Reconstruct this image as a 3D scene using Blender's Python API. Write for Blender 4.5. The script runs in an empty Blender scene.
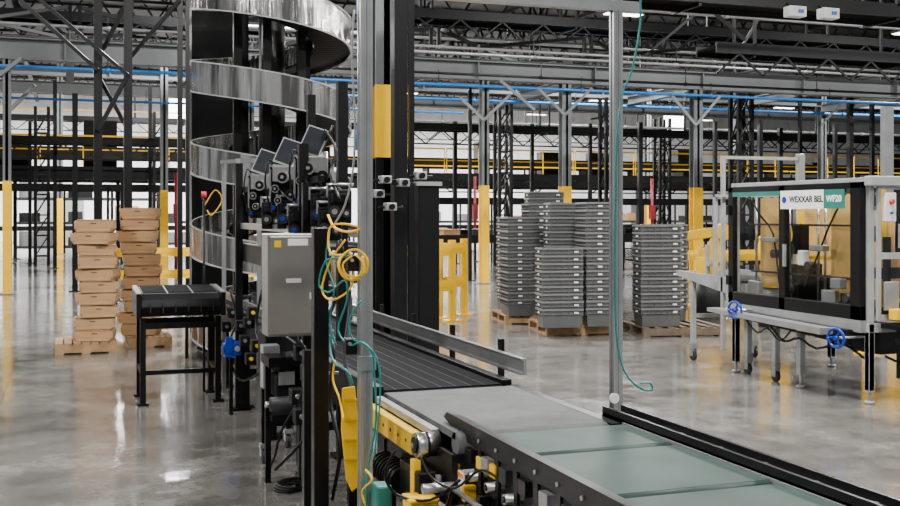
import bpy, math, random
from mathutils import Vector, Matrix
random.seed(4)
F=1080.0; H=1.7; HY=215.0
YAW=math.atan(380/1080.0); S=math.sin(YAW); C=math.cos(YAW)
def D(u,d):
    l=(u-450)/F*d
    return (d*S+l*C, d*C-l*S)
def P(u,v,d):
    x,y=D(u,d); return (x,y,H-(v-HY)/F*d)
def FL(u,v): return D(u,F*H/(v-HY))
def Z(v,d): return H-(v-HY)/F*d
def ATY(u,y):
    k=(u-450)/F; d=y/(C-k*S); return (d*(S+k*C), d)
def ATX(u,x):
    k=(u-450)/F; d=x/(S+k*C); return (d*(C-k*S), d)
COL=bpy.context.scene.collection
# ------------------------------------------------ materials
MATS={}
def mat(name,col,rough=0.5,metal=0.0,var=0.12,scale=6.0,bump=0.0,emit=0.0,spec=None):
    if name in MATS: return MATS[name]
    m=bpy.data.materials.new(name); m.use_nodes=True
    nt=m.node_tree; b=nt.nodes["Principled BSDF"]
    tc=nt.nodes.new("ShaderNodeTexCoord"); nz=nt.nodes.new("ShaderNodeTexNoise")
    nz.inputs["Scale"].default_value=scale; nz.inputs["Detail"].default_value=3
    nt.links.new(tc.outputs["Object"],nz.inputs["Vector"])
    rp=nt.nodes.new("ShaderNodeValToRGB")
    rp.color_ramp.elements[0].position=0.3; rp.color_ramp.elements[1].position=0.7
    rp.color_ramp.elements[0].color=tuple(max(0,x*(1-var)) for x in col)+(1,)
    rp.color_ramp.elements[1].color=tuple(min(1,x*(1+var)) for x in col)+(1,)
    nt.links.new(nz.outputs["Fac"],rp.inputs["Fac"]); nt.links.new(rp.outputs["Color"],b.inputs["Base Color"])
    b.inputs["Roughness"].default_value=rough; b.inputs["Metallic"].default_value=metal
    if spec is not None: b.inputs["Specular IOR Level"].default_value=spec
    if emit:
        b.inputs["Emission Color"].default_value=tuple(col)+(1,); b.inputs["Emission Strength"].default_value=emit
    if bump:
        bp=nt.nodes.new("ShaderNodeBump"); bp.inputs["Strength"].default_value=bump
        nt.links.new(nz.outputs["Fac"],bp.inputs["Height"]); nt.links.new(bp.outputs["Normal"],b.inputs["Normal"])
    MATS[name]=m; return m
mat('black',(0.004,0.004,0.0045),0.38,spec=.25)
mat('blackmatte',(0.005,0.005,0.006),0.6,spec=.2)
mat('darkgrey',(0.02,0.021,0.023),0.5,spec=.35)
mat('steelgrey',(0.17,0.18,0.185),0.5,0.2)
mat('beamgrey',(0.12,0.13,0.133),0.5,0.1,scale=1.0)
mat('roofsteel',(0.018,0.019,0.02),0.6)
mat('alu',(0.5,0.51,0.51),0.3,0.85)
mat('aluflat',(0.3,0.31,0.31),0.4,0.5)
mat('stainless',(0.5,0.49,0.47),0.3,1.0,scale=2)
mat('cabinet',(0.36,0.345,0.32),0.34,0.9,scale=2)
mat('white',(0.7,0.7,0.69),0.5)
mat('lightgrey',(0.3,0.31,0.31),0.42)
mat('yellow',(0.86,0.5,0.0),0.42,var=.05,spec=.25)
mat('yellowdull',(0.6,0.37,0.0),0.4,spec=.25)
mat('blue',(0.003,0.035,0.36),0.3)
mat('bluepipe',(0.008,0.15,0.48),0.4)
mat('teal',(0.0,0.19,0.18),0.35)
mat('red',(0.25,0.012,0.02),0.45)
mat('redbright',(0.65,0.02,0.02),0.4)
mat('green',(0.015,0.16,0.125),0.4)
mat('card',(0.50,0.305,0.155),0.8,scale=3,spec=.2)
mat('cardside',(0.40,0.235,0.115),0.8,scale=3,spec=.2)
mat('carddark',(0.12,0.065,0.03),0.85)
mat('wood',(0.34,0.21,0.1),0.8,scale=9,var=0.3)
mat('wooddark',(0.12,0.085,0.055),0.8,scale=9,var=0.3)
mat('tote',(0.075,0.078,0.077),0.5)
mat('totelip',(0.15,0.155,0.153),0.42)
mat('beltdark',(0.007,0.007,0.008),0.75,scale=10,spec=.05)
mat('beltline',(0.05,0.05,0.052),0.5,spec=.1)
mat('beltgrey',(0.10,0.103,0.102),0.7,scale=14,var=0.12,spec=.1)
mat('beltgreen',(0.030,0.052,0.045),0.5,scale=4,var=0.25,spec=.12)
mat('screen',(0.02,0.022,0.026),0.12)
mat('tan',(0.62,0.38,0.11),0.5)
mat('lamp',(1,0.98,0.94),0.5,emit=11)
mat('daylight',(0.95,0.97,1),0.5,emit=12)
mat('labelwhite',(0.85,0.85,0.83),0.6,var=0.03)
mat('bulkwhite',(0.78,0.78,0.77),0.6,var=0.03)
mat('orange',(0.75,0.22,0.02),0.5)
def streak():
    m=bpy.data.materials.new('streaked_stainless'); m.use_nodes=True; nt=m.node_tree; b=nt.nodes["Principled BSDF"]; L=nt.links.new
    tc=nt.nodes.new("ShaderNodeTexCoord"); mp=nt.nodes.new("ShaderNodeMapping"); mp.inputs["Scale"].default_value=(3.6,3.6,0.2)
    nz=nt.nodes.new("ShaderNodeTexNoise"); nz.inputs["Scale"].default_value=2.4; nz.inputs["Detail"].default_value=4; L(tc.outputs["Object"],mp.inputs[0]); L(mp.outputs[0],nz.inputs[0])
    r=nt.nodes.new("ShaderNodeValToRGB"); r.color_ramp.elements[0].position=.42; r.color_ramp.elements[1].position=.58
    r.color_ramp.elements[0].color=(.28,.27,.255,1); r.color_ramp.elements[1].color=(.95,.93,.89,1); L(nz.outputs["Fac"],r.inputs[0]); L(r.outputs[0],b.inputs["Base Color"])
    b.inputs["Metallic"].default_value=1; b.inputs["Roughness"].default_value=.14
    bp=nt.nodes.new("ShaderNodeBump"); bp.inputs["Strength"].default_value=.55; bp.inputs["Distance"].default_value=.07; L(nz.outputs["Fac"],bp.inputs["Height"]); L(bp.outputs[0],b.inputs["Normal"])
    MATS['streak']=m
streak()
g=bpy.data.materials.new('plexiglass'); g.use_nodes=True; nt=g.node_tree; nt.nodes.clear()
o=nt.nodes.new('ShaderNodeOutputMaterial'); mx=nt.nodes.new('ShaderNodeMixShader'); tr=nt.nodes.new('ShaderNodeBsdfTransparent'); gl=nt.nodes.new('ShaderNodeBsdfGlossy')
gl.inputs['Roughness'].default_value=0.05; gl.inputs['Color'].default_value=(0.9,0.9,0.9,1); tr.inputs['Color'].default_value=(0.94,0.95,0.94,1)
mx.inputs[0].default_value=0.05
nt.links.new(tr.outputs[0],mx.inputs[1]); nt.links.new(gl.outputs[0],mx.inputs[2]); nt.links.new(mx.outputs[0],o.inputs[0]); MATS['plexi']=g
def floor_mat():
    m=bpy.data.materials.new('polished_concrete'); m.use_nodes=True; nt=m.node_tree; b=nt.nodes["Principled BSDF"]; L=nt.links.new
    tc=nt.nodes.new("ShaderNodeTexCoord")
    def N(sc,de,ro=.5):
        n=nt.nodes.new("ShaderNodeTexNoise"); n.inputs["Scale"].default_value=sc; n.inputs["Detail"].default_value=de; n.inputs["Roughness"].default_value=ro; L(tc.outputs["Object"],n.inputs["Vector"]); return n
    def R(n,p0,c0,p1,c1):
        r=nt.nodes.new("ShaderNodeValToRGB"); r.color_ramp.elements[0].position=p0; r.color_ramp.elements[1].position=p1; r.color_ramp.elements[0].color=c0+(1,); r.color_ramp.elements[1].color=c1+(1,); L(n.outputs["Fac"],r.inputs["Fac"]); return r
    def X(a,c_,t='MULTIPLY'):
        mm=nt.nodes.new("ShaderNodeMixRGB"); mm.blend_type=t; mm.inputs[0].default_value=1; L(a.outputs[0],mm.inputs[1]); L(c_.outputs[0],mm.inputs[2]); return mm
    n1=N(.6,9,.7); n2=N(2.6,8,.72); n3=N(9,6,.7); n4=N(.22,3)
    base=R(n1,.36,(0.105,0.099,0.09),.64,(0.22,0.211,0.197))
    mm=X(base,R(n2,.36,(.7,.7,.69),.62,(1.15,1.15,1.15))); mm=X(mm,R(n3,.34,(.83,.83,.82),.6,(1.06,1.06,1.06))); mm=X(mm,R(n4,.35,(.82,.82,.81),.65,(1.1,1.1,1.1)))
    sp=nt.nodes.new("ShaderNodeSeparateXYZ"); L(tc.outputs["Object"],sp.inputs[0]); outs=[]
    for ax,off in (("X",1.1),("Y",0.4)):
        a=nt.nodes.new("ShaderNodeMath"); a.operation='ADD'; a.inputs[1].default_value=off+400; L(sp.outputs[ax],a.inputs[0])
        q=nt.nodes.new("ShaderNodeMath"); q.operation='MODULO'; q.inputs[1].default_value=4.5; L(a.outputs[0],q.inputs[0])
        w=nt.nodes.new("ShaderNodeMath"); w.operation='LESS_THAN'; w.inputs[1].default_value=0.014; L(q.outputs[0],w.inputs[0]); outs.append(w)
    ad=nt.nodes.new("ShaderNodeMath"); ad.operation='MAXIMUM'; L(outs[0].outputs[0],ad.inputs[0]); L(outs[1].outputs[0],ad.inputs[1])
    ml=nt.nodes.new("ShaderNodeMath"); ml.operation='MULTIPLY'; ml.inputs[1].default_value=0.75; L(ad.outputs[0],ml.inputs[0])
    mj=nt.nodes.new("ShaderNodeMixRGB"); mj.inputs[2].default_value=(0.035,0.033,0.031,1); L(ml.outputs[0],mj.inputs[0]); L(mm.outputs[0],mj.inputs[1])
    L(mj.outputs[0],b.inputs["Base Color"])
    mr=nt.nodes.new("ShaderNodeMapRange"); mr.inputs["From Min"].default_value=0.35; mr.inputs["From Max"].default_value=0.65; mr.inputs["To Min"].default_value=0.07; mr.inputs["To Max"].default_value=0.2
    L(n2.outputs["Fac"],mr.inputs["Value"]); L(mr.outputs[0],b.inputs["Roughness"])
    bp=nt.nodes.new("ShaderNodeBump"); bp.inputs["Strength"].default_value=0.05; bp.inputs["Distance"].default_value=0.02; L(n2.outputs["Fac"],bp.inputs["Height"]); L(bp.outputs[0],b.inputs["Normal"])
    b.inputs["Specular IOR Level"].default_value=0.7
    return m
MATS['floor']=floor_mat()
def wall_mat():
    m=bpy.data.materials.new('painted_panel_wall'); m.use_nodes=True; nt=m.node_tree; b=nt.nodes["Principled BSDF"]; L=nt.links.new
    tc=nt.nodes.new("ShaderNodeTexCoord"); w=nt.nodes.new("ShaderNodeTexWave"); w.inputs["Scale"].default_value=0.35; w.inputs["Distortion"].default_value=0
    L(tc.outputs["Object"],w.inputs["Vector"])
    r=nt.nodes.new("ShaderNodeValToRGB"); r.color_ramp.elements[0].color=(0.79,0.8,0.82,1); r.color_ramp.elements[1].color=(0.86,0.87,0.89,1)
    L(w.outputs["Fac"],r.inputs[0]); L(r.outputs[0],b.inputs["Base Color"]); b.inputs["Roughness"].default_value=0.7
    return m
MATS['wall']=wall_mat()
mat('deck',(0.06,0.063,0.066),0.6,0.2,scale=0.5)
# ------------------------------------------------ mesh builder
class B:
    def __init__(s,m='black'):
        s.v=[];s.f=[];s.fm=[];s.fs=[];s.ml=[];s.M=None;s.mat(m)
    def mat(s,m):
        if m not in s.ml: s.ml.append(m)
        s.cm=s.ml.index(m); return s
    def _a(s,vs,fs,sm=False):
        n=len(s.v)
        if s.M is not None: vs=[s.M@Vector(v) for v in vs]
        s.v+= [tuple(v) for v in vs]
        for i,f in enumerate(fs):
            s.f.append([n+k for k in f]); s.fm.append(s.cm); s.fs.append(sm if isinstance(sm,bool) else sm[i])
        return s
    def box(s,lo,hi,R=None,about=None):
        x0,y0,z0=lo;x1,y1,z1=hi
        vs=[(x0,y0,z0),(x1,y0,z0),(x1,y1,z0),(x0,y1,z0),(x0,y0,z1),(x1,y0,z1),(x1,y1,z1),(x0,y1,z1)]
        if R is not None:
            c=Vector(about) if about is not None else Vector(((x0+x1)/2,(y0+y1)/2,(z0+z1)/2)); vs=[c+R@(Vector(v)-c) for v in vs]
        return s._a(vs,[(0,3,2,1),(4,5,6,7),(0,1,5,4),(1,2,6,5),(2,3,7,6),(3,0,4,7)])
    def cb(s,c,sz,R=None,about=None):
        return s.box([c[i]-sz[i]/2 for i in range(3)],[c[i]+sz[i]/2 for i in range(3)],R,about)
    def bar(s,p,q,w,h=None):
        h=h or w; p=Vector(p);q=Vector(q);d=(q-p)
        t=d.normalized(); up=Vector((0,0,1)) if abs(t.z)<0.95 else Vector((0,1,0))
        a=t.cross(up).normalized(); b=a.cross(t)
        vs=[]
        for e in (p,q):
            for i,j in ((-1,-1),(1,-1),(1,1),(-1,1)): vs.append(e+a*(i*w/2)+b*(j*h/2))
        return s._a(vs,[(0,1,2,3),(7,6,5,4),(0,4,5,1),(1,5,6,2),(2,6,7,3),(3,7,4,0)])
    def cyl(s,p,q,r,n=14,r2=None):
        p=Vector(p);q=Vector(q);r2=r if r2 is None else r2
        t=(q-p).normalized(); up=Vector((0,0,1)) if abs(t.z)<0.9 else Vector((0,1,0))
        a=t.cross(up).normalized(); b=a.cross(t); vs=[]
        for e,rr in ((p,r),(q,r2)):
            for i in range(n):
                an=2*math.pi*i/n; vs.append(e+a*(math.cos(an)*rr)+b*(math.sin(an)*rr))
        fs=[(i,(i+1)%n,n+(i+1)%n,n+i) for i in range(n)]+[tuple(range(n-1,-1,-1)),tuple(range(n,2*n))]
        return s._a(vs,fs,[True]*n+[False]*2)
    def tube(s,pts,r,n=7,closed=False,sm=3):
        P_=[Vector(p) for p in pts]
        if sm>1:
            Q=[];N=len(P_)
            rng=range(N) if closed else range(N-1)
            for i in rng:
                if closed: a,b_,c_,d_=P_[(i-1)%N],P_[i],P_[(i+1)%N],P_[(i+2)%N]
                else: a,b_,c_,d_=P_[max(i-1,0)],P_[i],P_[i+1],P_[min(i+2,N-1)]
                for k in range(sm):
                    t=k/sm
                    Q.append(0.5*((2*b_)+(-a+c_)*t+(2*a-5*b_+4*c_-d_)*t*t+(-a+3*b_-3*c_+d_)*t*t*t))
            if not closed: Q.append(P_[-1])
            P_=Q
        N=len(P_); vs=[]; pa=None
        for i in range(N):
            if closed: t=(P_[(i+1)%N]-P_[i-1]).normalized()
            else: t=(P_[min(i+1,N-1)]-P_[max(i-1,0)]).normalized()
            if pa is None:
                up=Vector((0,0,1)) if abs(t.z)<0.9 else Vector((1,0,0)); a=t.cross(up).normalized()
            else:
                a=(pa-t*pa.dot(t)).normalized()
            pa=a; b=a.cross(t)
            for k in range(n):
                an=2*math.pi*k/n; vs.append(P_[i]+a*(math.cos(an)*r)+b*(math.sin(an)*r))
        fs=[]
        for i in range(N if closed else N-1):
            j=(i+1)%N
            for k in range(n): fs.append((i*n+k,i*n+(k+1)%n,j*n+(k+1)%n,j*n+k))
        if not closed: fs+= [tuple(range(n-1,-1,-1)),tuple((N-1)*n+k for k in range(n))]
        return s._a(vs,fs,True)
    def ring(s,c,axis,R,r,n=28,m=8):
        ax=Vector(axis).normalized(); up=Vector((0,0,1)) if abs(ax.z)<0.9 else Vector((1,0,0)); a=ax.cross(up).normalized(); b=a.cross(ax); c=Vector(c)
        return s.tube([c+a*(math.cos(2*math.pi*i/n)*R)+b*(math.sin(2*math.pi*i/n)*R) for i in range(n)],r,m,True,1)
    def prism(s,poly,axis,a0,a1):
        def mk(p,a):
            if axis=='x': return (a,p[0],p[1])
            if axis=='y': return (p[0],a,p[1])
            return (p[0],p[1],a)
        n=len(poly); vs=[mk(p,a0) for p in poly]+[mk(p,a1) for p in poly]
        return s._a(vs,[tuple(range(n)),tuple(range(2*n-1,n-1,-1))]+[(i,n+i,n+(i+1)%n,(i+1)%n) for i in range(n)])
    def loft(s,rings,cap0=False,cap1=False):
        n=len(rings[0]); vs=[v for r in rings for v in r]; fs=[]
        for i in range(len(rings)-1):
            for k in range(n): fs.append((i*n+k,i*n+(k+1)%n,(i+1)*n+(k+1)%n,(i+1)*n+k))
        if cap0: fs.append(tuple(range(n-1,-1,-1)))
        if cap1: fs.append(tuple((len(rings)-1)*n+k for k in range(n)))
        return s._a(vs,fs)
    def ibeam(s,p,q,w,h,t=0.02):
        p=Vector(p);q=Vector(q)
        s.bar(p+Vector((0,0,h/2)),q+Vector((0,0,h/2)),w,t); s.bar(p-Vector((0,0,h/2)),q-Vector((0,0,h/2)),w,t); s.bar(p,q,t,h); return s
    def build(s,name,parent=None,w=True,bevel=0,label=None,category=None,group=None,kind=None):
        me=bpy.data.meshes.new(name); off=Vector((0,0,0))
        if parent is not None and w: off=parent.location
        loc=Vector((0,0,0))
        if parent is None:
            xs=[v[0] for v in s.v];ys=[v[1] for v in s.v];zs=[v[2] for v in s.v]
            loc=Vector(((min(xs)+max(xs))/2,(min(ys)+max(ys))/2,min(zs))) if w else Vector((0,0,0)); off=loc
        me.from_pydata([tuple(Vector(v)-off) for v in s.v],[],s.f)
        for m in s.ml: me.materials.append(MATS[m])
        for i,p in enumerate(me.polygons): p.material_index=s.fm[i]; p.use_smooth=s.fs[i]
        me.update()
        import bmesh
        bm=bmesh.new(); bm.from_mesh(me); bmesh.ops.recalc_face_normals(bm,faces=bm.faces); bm.to_mesh(me); bm.free()
        ob=bpy.data.objects.new(name,me); COL.objects.link(ob); ob.location=loc
        if parent is not None: ob.parent=parent
        if bevel:
            bv=ob.modifiers.new('bevel','BEVEL'); bv.width=bevel; bv.segments=2; bv.limit_method='ANGLE'; bv.angle_limit=math.radians(50)
        tag(ob,label,category,group,kind); return ob
def tag(ob,label=None,category=None,group=None,kind=None):
    if label: ob["label"]=label
    if category: ob["category"]=category
    if group: ob["group"]=group
    if kind: ob["kind"]=kind
def thing(name,label,category,loc,rot=0,group=None):
    e=bpy.data.objects.new(name,None); e.empty_display_size=0.1; COL.objects.link(e); e.location=loc; e.rotation_euler=(0,0,rot)
    tag(e,label,category,group); return e
def clone(src,loc,rot=None):
    n=src.copy(); COL.objects.link(n); n.location=loc
    if rot is not None: n.rotation_euler=(0,0,rot)
    for ch in list(src.children):
        k=ch.copy(); COL.objects.link(k); k.parent=n
    return n
def boxes(root,nm,m,lst,bevel=0,label=None,w=True):
    for lo,hi in lst: B(m).box(lo,hi).build(nm,root,bevel=bevel,label=label,w=w)
def text(s,name,size,mt,M,parent,ext=0.001,off=.015):
    cu=bpy.data.curves.new(name,'FONT'); cu.body=s; cu.size=size; cu.extrude=ext; cu.offset=size*off; cu.align_x='CENTER'; cu.align_y='CENTER'
    t=bpy.data.objects.new(name+'_tmp',cu); COL.objects.link(t); dg=bpy.context.evaluated_depsgraph_get(); dg.update()
    me=bpy.data.meshes.new_from_object(t.evaluated_get(dg)); bpy.data.objects.remove(t)
    me.transform(M); me.transform(Matrix.Translation(-parent.location)); me.materials.clear(); me.materials.append(MATS[mt])
    ob=bpy.data.objects.new(name,me); COL.objects.link(ob); ob.parent=parent; return ob
RZ=lambda a:Matrix.Rotation(a,3,'Z'); RX=lambda a:Matrix.Rotation(a,3,'X'); RY=lambda a:Matrix.Rotation(a,3,'Y')
# ------------------------------------------------ shell
X0,X1,Y0,Y1,CZ=-45,85,-12,76,10.6
b=B('floor'); b.box((X0,Y0,-0.2),(X1,Y1,0)); b.build('floor',kind='structure',w=False)
b=B('wall'); b.box((X0,Y1,0),(X1,Y1+0.3,CZ)); b.build('wall_back',kind='structure',w=False)
b=B('deck'); b.box((X0,Y0,CZ),(X1,Y1+0.3,CZ+0.2)); b.build('ceiling',kind='structure',w=False)
def win(u0,u1,v0,v1,n):
    x0,d0=ATY(u0,Y1-0.03); x1,d1=ATY(u1,Y1-0.03); b=B('daylight'); b.box((x0,Y1-0.03,Z(v1,d0)),(x1,Y1-0.01,Z(v0,d0)))
    b.mat('white')
    for a in (x0,x1): b.box((a-0.06,Y1-0.06,Z(v1,d0)),(a+0.06,Y1,Z(v0,d0)))
    b.build('window_%d'%n,kind='structure',w=False)
win(663,684,112,132,1); win(168,189,97,118,2)
for i,(u,w_,h) in enumerate([(640,1.6,2.6),(60,3,3.2),(425,1.5,2.4)]):
    x,d=ATY(u,Y1-0.05); b=B('aluflat'); b.box((x-w_/2,Y1-0.06,0),(x+w_/2,Y1,h)); b.build('door_%d'%(i+1),kind='structure',w=False)
def joist(y,z0,z1,xa,xb,step=1.6):
    b=B('roofsteel'); b.bar((xa,y,z0),(xb,y,z0),0.12,0.1); b.bar((xa,y,z1),(xb,y,z1),0.14,0.1)
    n=int((xb-xa)/step)
    for i in range(n):
        a=xa+i*step; b.bar((a,y,z0),(a+step/2,y,z1),0.07); b.bar((a+step/2,y,z1),(a+step,y,z0),0.07)
    b.build('roof_joist',label='dark open-web steel roof joist under the metal deck',category='roof joist',group='roof joists')
for y in range(20,75,4): joist(y,9.3,10.53,-40,80)
for x in (-12,-2,8,18,28,38):
    b=B('roofsteel'); y=18
    b.bar((x,16,9.1),(x,75,9.1),0.2,0.12); b.bar((x,16,10.5),(x,75,10.5),0.2,0.14)
    while y<74: b.bar((x,y,9.1),(x,y+1,10.5),0.07); b.bar((x,y+1,10.5),(x,y+2,9.1),0.07); y+=2
    b.build('roof_girder',label='dark steel truss girder under the roof',category='roof girder',group='roof girders')
hb=thing('high_bay_lamp','slim white high bay lamp hung beneath the roof','ceiling lamp',(0,0,9.0),group='high bay lamps')
b=B('lightgrey'); b.cb((0,0,0.06),(1.5,0.5,0.1)); b.cyl((-.5,0,.1),(-.5,0,1.598),.01,6); b.cyl((.5,0,.1),(.5,0,1.598),.01,6); b.build('lamp_housing',hb,w=False)
b=B('lamp'); b.cb((0,0,0),(1.4,0.4,0.03)); b.build('lamp_lens',hb,w=False)
first=True
for y in (4,14,25.5,35,50,62,72):
    for x in (-15.5,-5,8,19,32,46):
        if first: hb.location=(x,y,9.0); first=False
        else: clone(hb,(x,y,9.0))
for y,e in ((-3,1100),(6,1850),(17,2050),(30,2700),(46,5000),(64,9500)):
    for x in (-9,4,16,30):
        L=bpy.data.lights.new('high_bay_light','AREA'); L.shape='RECTANGLE'; L.size=2.4; L.size_y=.7; L.energy=e; L.color=(1,0.98,0.955)
        o=bpy.data.objects.new('high_bay_light',L); COL.objects.link(o); o.location=(x,y,8.9)
w=bpy.data.worlds.new('world'); bpy.context.scene.world=w; w.use_nodes=True
w.node_tree.nodes['Background'].inputs[0].default_value=(0.93,0.96,1,1); w.node_tree.nodes['Background'].inputs[1].default_value=0.26
# ------------------------------------------------ building columns
def column(x,y,ztop,w,yel=2.43,h=0.24,ylo=0.02,m='beamgrey',lab='grey steel building column with yellow painted base',grp='building columns'):
    r=thing('steel_column',lab,'column',(x,y,0),group=grp)
    def hs(b,z0,z1,e):
        t=0.03
        b.box((x-w/2-e,y-h/2-e,z0),(x+w/2+e,y-h/2+t,z1)); b.box((x-w/2-e,y+h/2-t,z0),(x+w/2+e,y+h/2+e,z1)); b.box((x-t,y-h/2,z0),(x+t,y+h/2,z1))
    b=B(m); hs(b,yel,ztop,0); b.build('upper_shaft',r)
    b=B('yellow'); hs(b,ylo,yel,0.004); b.build('painted_section',r)
    if ylo>.1: b=B('black'); hs(b,.02,ylo,0); b.build('lower_shaft',r)
    b=B(m); b.cb((x,y,0.01),(w+.2,h+.2,.02)); b.build('base_plate',r)
for u,ww in ((7,0.16),(484,0.18),(565,0.25),(696,0.27)):
    x,d=ATY(u,25); column(x,25,5.04,ww)
for u in (822,164,250,905):
    x,d=ATY(u,33); column(x,33,6.08,0.22)
for u in (648,735,885,60):
    x,d=ATY(u,50); column(x,50,9.05,0.25)
x,y=D(384,10); column(x,y,6.0,0.21,yel=Z(86,10),h=0.2,ylo=Z(158,10),lab='grey steel column with yellow painted middle section',grp='conveyor hall columns')
# ------------------------------------------------ overhead steel, pipes
def beam(xa,xb,y,z,h,w=0.3,m='beamgrey',lab='grey steel floor beam spanning between columns'):
    b=B(m); b.ibeam((xa,y,z),(xb,y,z),w,h,0.03)
    k=xa+1.5
    while k<xb: b.box((k-.015,y-w/2,z-h/2),(k+.015,y+w/2,z+h/2)); k+=3.2
    b.build('steel_beam',label=lab,category='steel beam',group='overhead steel beams')
beam(-8,34,25,5.27,0.44)
beam(-10,44,33,6.35,0.5)
beam(-10,44,33,5.8,0.2,0.2)
beam(-10,44,29,6.0,0.3,0.3)
beam(-10,44,41.5,6.3,0.4,0.3)
def ybeam(x,ya,yb,z,h,w=0.2,m='beamgrey'):
    b=B(m); b.ibeam((x,ya,z),(x,yb,z),w,h,0.03); b.build('cross_beam',label='grey steel cross beam between the main beams',category='steel beam',group='cross beams')
for x in (-4,0,4,14,18,22,26,30): ybeam(x,25.2,32.8,5.6,0.25)
for i in range(7):
    xa=-4+i*4.2
    b=B('blackmatte'); b.bar((xa,25.3,6.3),(xa+4,30,6.3),0.08); b.bar((xa+4,25.3,6.3),(xa,30,6.3),0.08)
    for q in (0,4): b.bar((xa+q,25.3,5.8),(xa+q,25.3,6.32),0.08)
    b.build('overhead_bracing',label='black diagonal bracing above the steel beams',category='bracing',group='overhead bracing')
def pipe(p,q,r,m,lab,nm='overhead_pipe'):
    b=B(m); b.cyl(p,q,r,10)
    n=int((Vector(q)-Vector(p)).length/4)
    for i in range(n+1):
        c=Vector(p).lerp(Vector(q),(i+.3)/(n+1)); b.mat('darkgrey'); b.cyl(c,c+Vector((0,0,0.35)),0.012,5); b.mat(m)
        b.cyl(c-(Vector(q)-Vector(p)).normalized()*.05,c+(Vector(q)-Vector(p)).normalized()*.05,r*1.35,10)
    b.build(nm,label=lab,category='pipe',group='overhead pipes')
pipe((-8,24.75,4.86),(34,24.75,4.86),0.04,'bluepipe','blue compressed air pipe below the steel beam')
pipe((4,32.8,5.42),(44,32.8,5.42),0.05,'bluepipe','blue compressed air pipe below the rear beam')
pipe((-10,32.8,5.0),(12,32.8,5.0),0.035,'bluepipe','blue compressed air pipe below the rear beam')
pipe((-8,24.6,5.75),(34,24.6,5.75),0.035,'aluflat','thin silver conduit above the steel beam')
pipe((4,36,5.0),(44,36,5.0),0.05,'aluflat','thin silver conduit beside the overhead conveyor')
pipe((4,30,6.9),(44,30,6.9),0.06,'aluflat','thin silver conduit near the roof')
pipe((5,20,6.0),(34,20,6.0),0.05,'aluflat','thin silver conduit near the roof')
pipe((5,22,5.2),(34,22,5.2),0.03,'aluflat','thin silver conduit near the overhead conveyor')
pipe((5,21.6,4.7),(34,21.6,4.7),0.03,'black','black air line near the overhead conveyor')
pipe((-12,40,7.3),(50,40,7.3),0.09,'darkgrey','dark sprinkler main near the roof','sprinkler_pipe')
pipe((-12,46,8.2),(50,46,8.2),0.09,'darkgrey','dark sprinkler branch near the roof','sprinkler_pipe')
pipe((6,18,6.6),(34,18,6.6),0.04,'alu','thin silver conduit near the roof')
pipe((6,34,7.6),(44,34,7.6),0.06,'alu','thin silver conduit near the roof')
def ohconv(xa,xb,y,z,wd=0.8,hang=10.6,yel=False,truss=True,step=4.2):
    r=thing('overhead_conveyor','black framed overhead conveyor hung from the roof','conveyor',(xa,y,z),group='overhead conveyors')
    for sgn in (-1,1):
        b=B('black'); yy=y+sgn*wd/2; b.box((xa,yy-.03,z),(xb,yy+.03,z+.24)); b.build('side_frame',r)
    b=B('beltdark'); b.box((xa,y-wd/2+.04,z+.1),(xb,y+wd/2-.04,z+.15)); b.build('belt',r)
    if truss:
        b=B('black'); yy=y-wd/2; b.box((xa,yy-.02,z-.5),(xb,yy+.02,z-.45)); k=xa
        while k<xb-1.2: b.bar((k,yy,z-.47),(k+.6,yy,z),.04); b.bar((k+.6,yy,z),(k+1.2,yy,z-.47),.04); k+=1.2
        b.build('under_truss',r)
    n=int((xb-xa)/step)
    for i in range(n):
        k=xa+1+i*step; b=B('black')
        for sgn in (-1,1): b.box((k-.03,y+sgn*wd/2-.03,z+.2),(k+.03,y+sgn*wd/2+.03,hang))
        b.box((k-.03,y-wd/2,z-.06),(k+.03,y+wd/2,z)); b.build('hanger',r)
    if yel:
        b=B('yellow'); b.bar((xa,y-wd/2-.06,z+.5),(xb,y-wd/2-.06,z+.5),.05); b.build('guard_rail',r)
ohconv(5,24,16.5,5.35,0.9,truss=False)
ohconv(8,40,27.5,6.9,1.0)
ohconv(7,40,37,6.9,0.9)
ohconv(9,42,35.3,4.6,0.8,6.2,step=6)
ohconv(13.5,34,21,5.3,0.8)
ohconv(-12,6,31,6.9,0.8)
ohconv(-12,50,55,6.2,0.9,yel=True,step=7)
ohconv(10,44,39,3.05,0.8,3.6,step=6,yel=True)
ohconv(-14,5,36,3.9,0.8,6.2,step=5)
for u,v in ((795,12),(828,14)):
    x,d=ATY(u,15.8); r=thing('overhead_control_box','white overhead junction box with small blue light','control box',(x,15.8,Z(v,d)-.12),group='overhead control boxes')
    b=B('white'); b.cb((x,15.8,Z(v,d)),(.34,.2,.18)); b.build('housing',r,bevel=.01)
    b=B('bluepipe'); b.cb((x+.05,15.69,Z(v,d)),(.1,.02,.06)); b.build('indicator',r)
    b=B('black'); b.cyl((x,15.85,Z(v,d)+.05),(x,16.05,5.45),.02); b.build('bracket',r)
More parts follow.
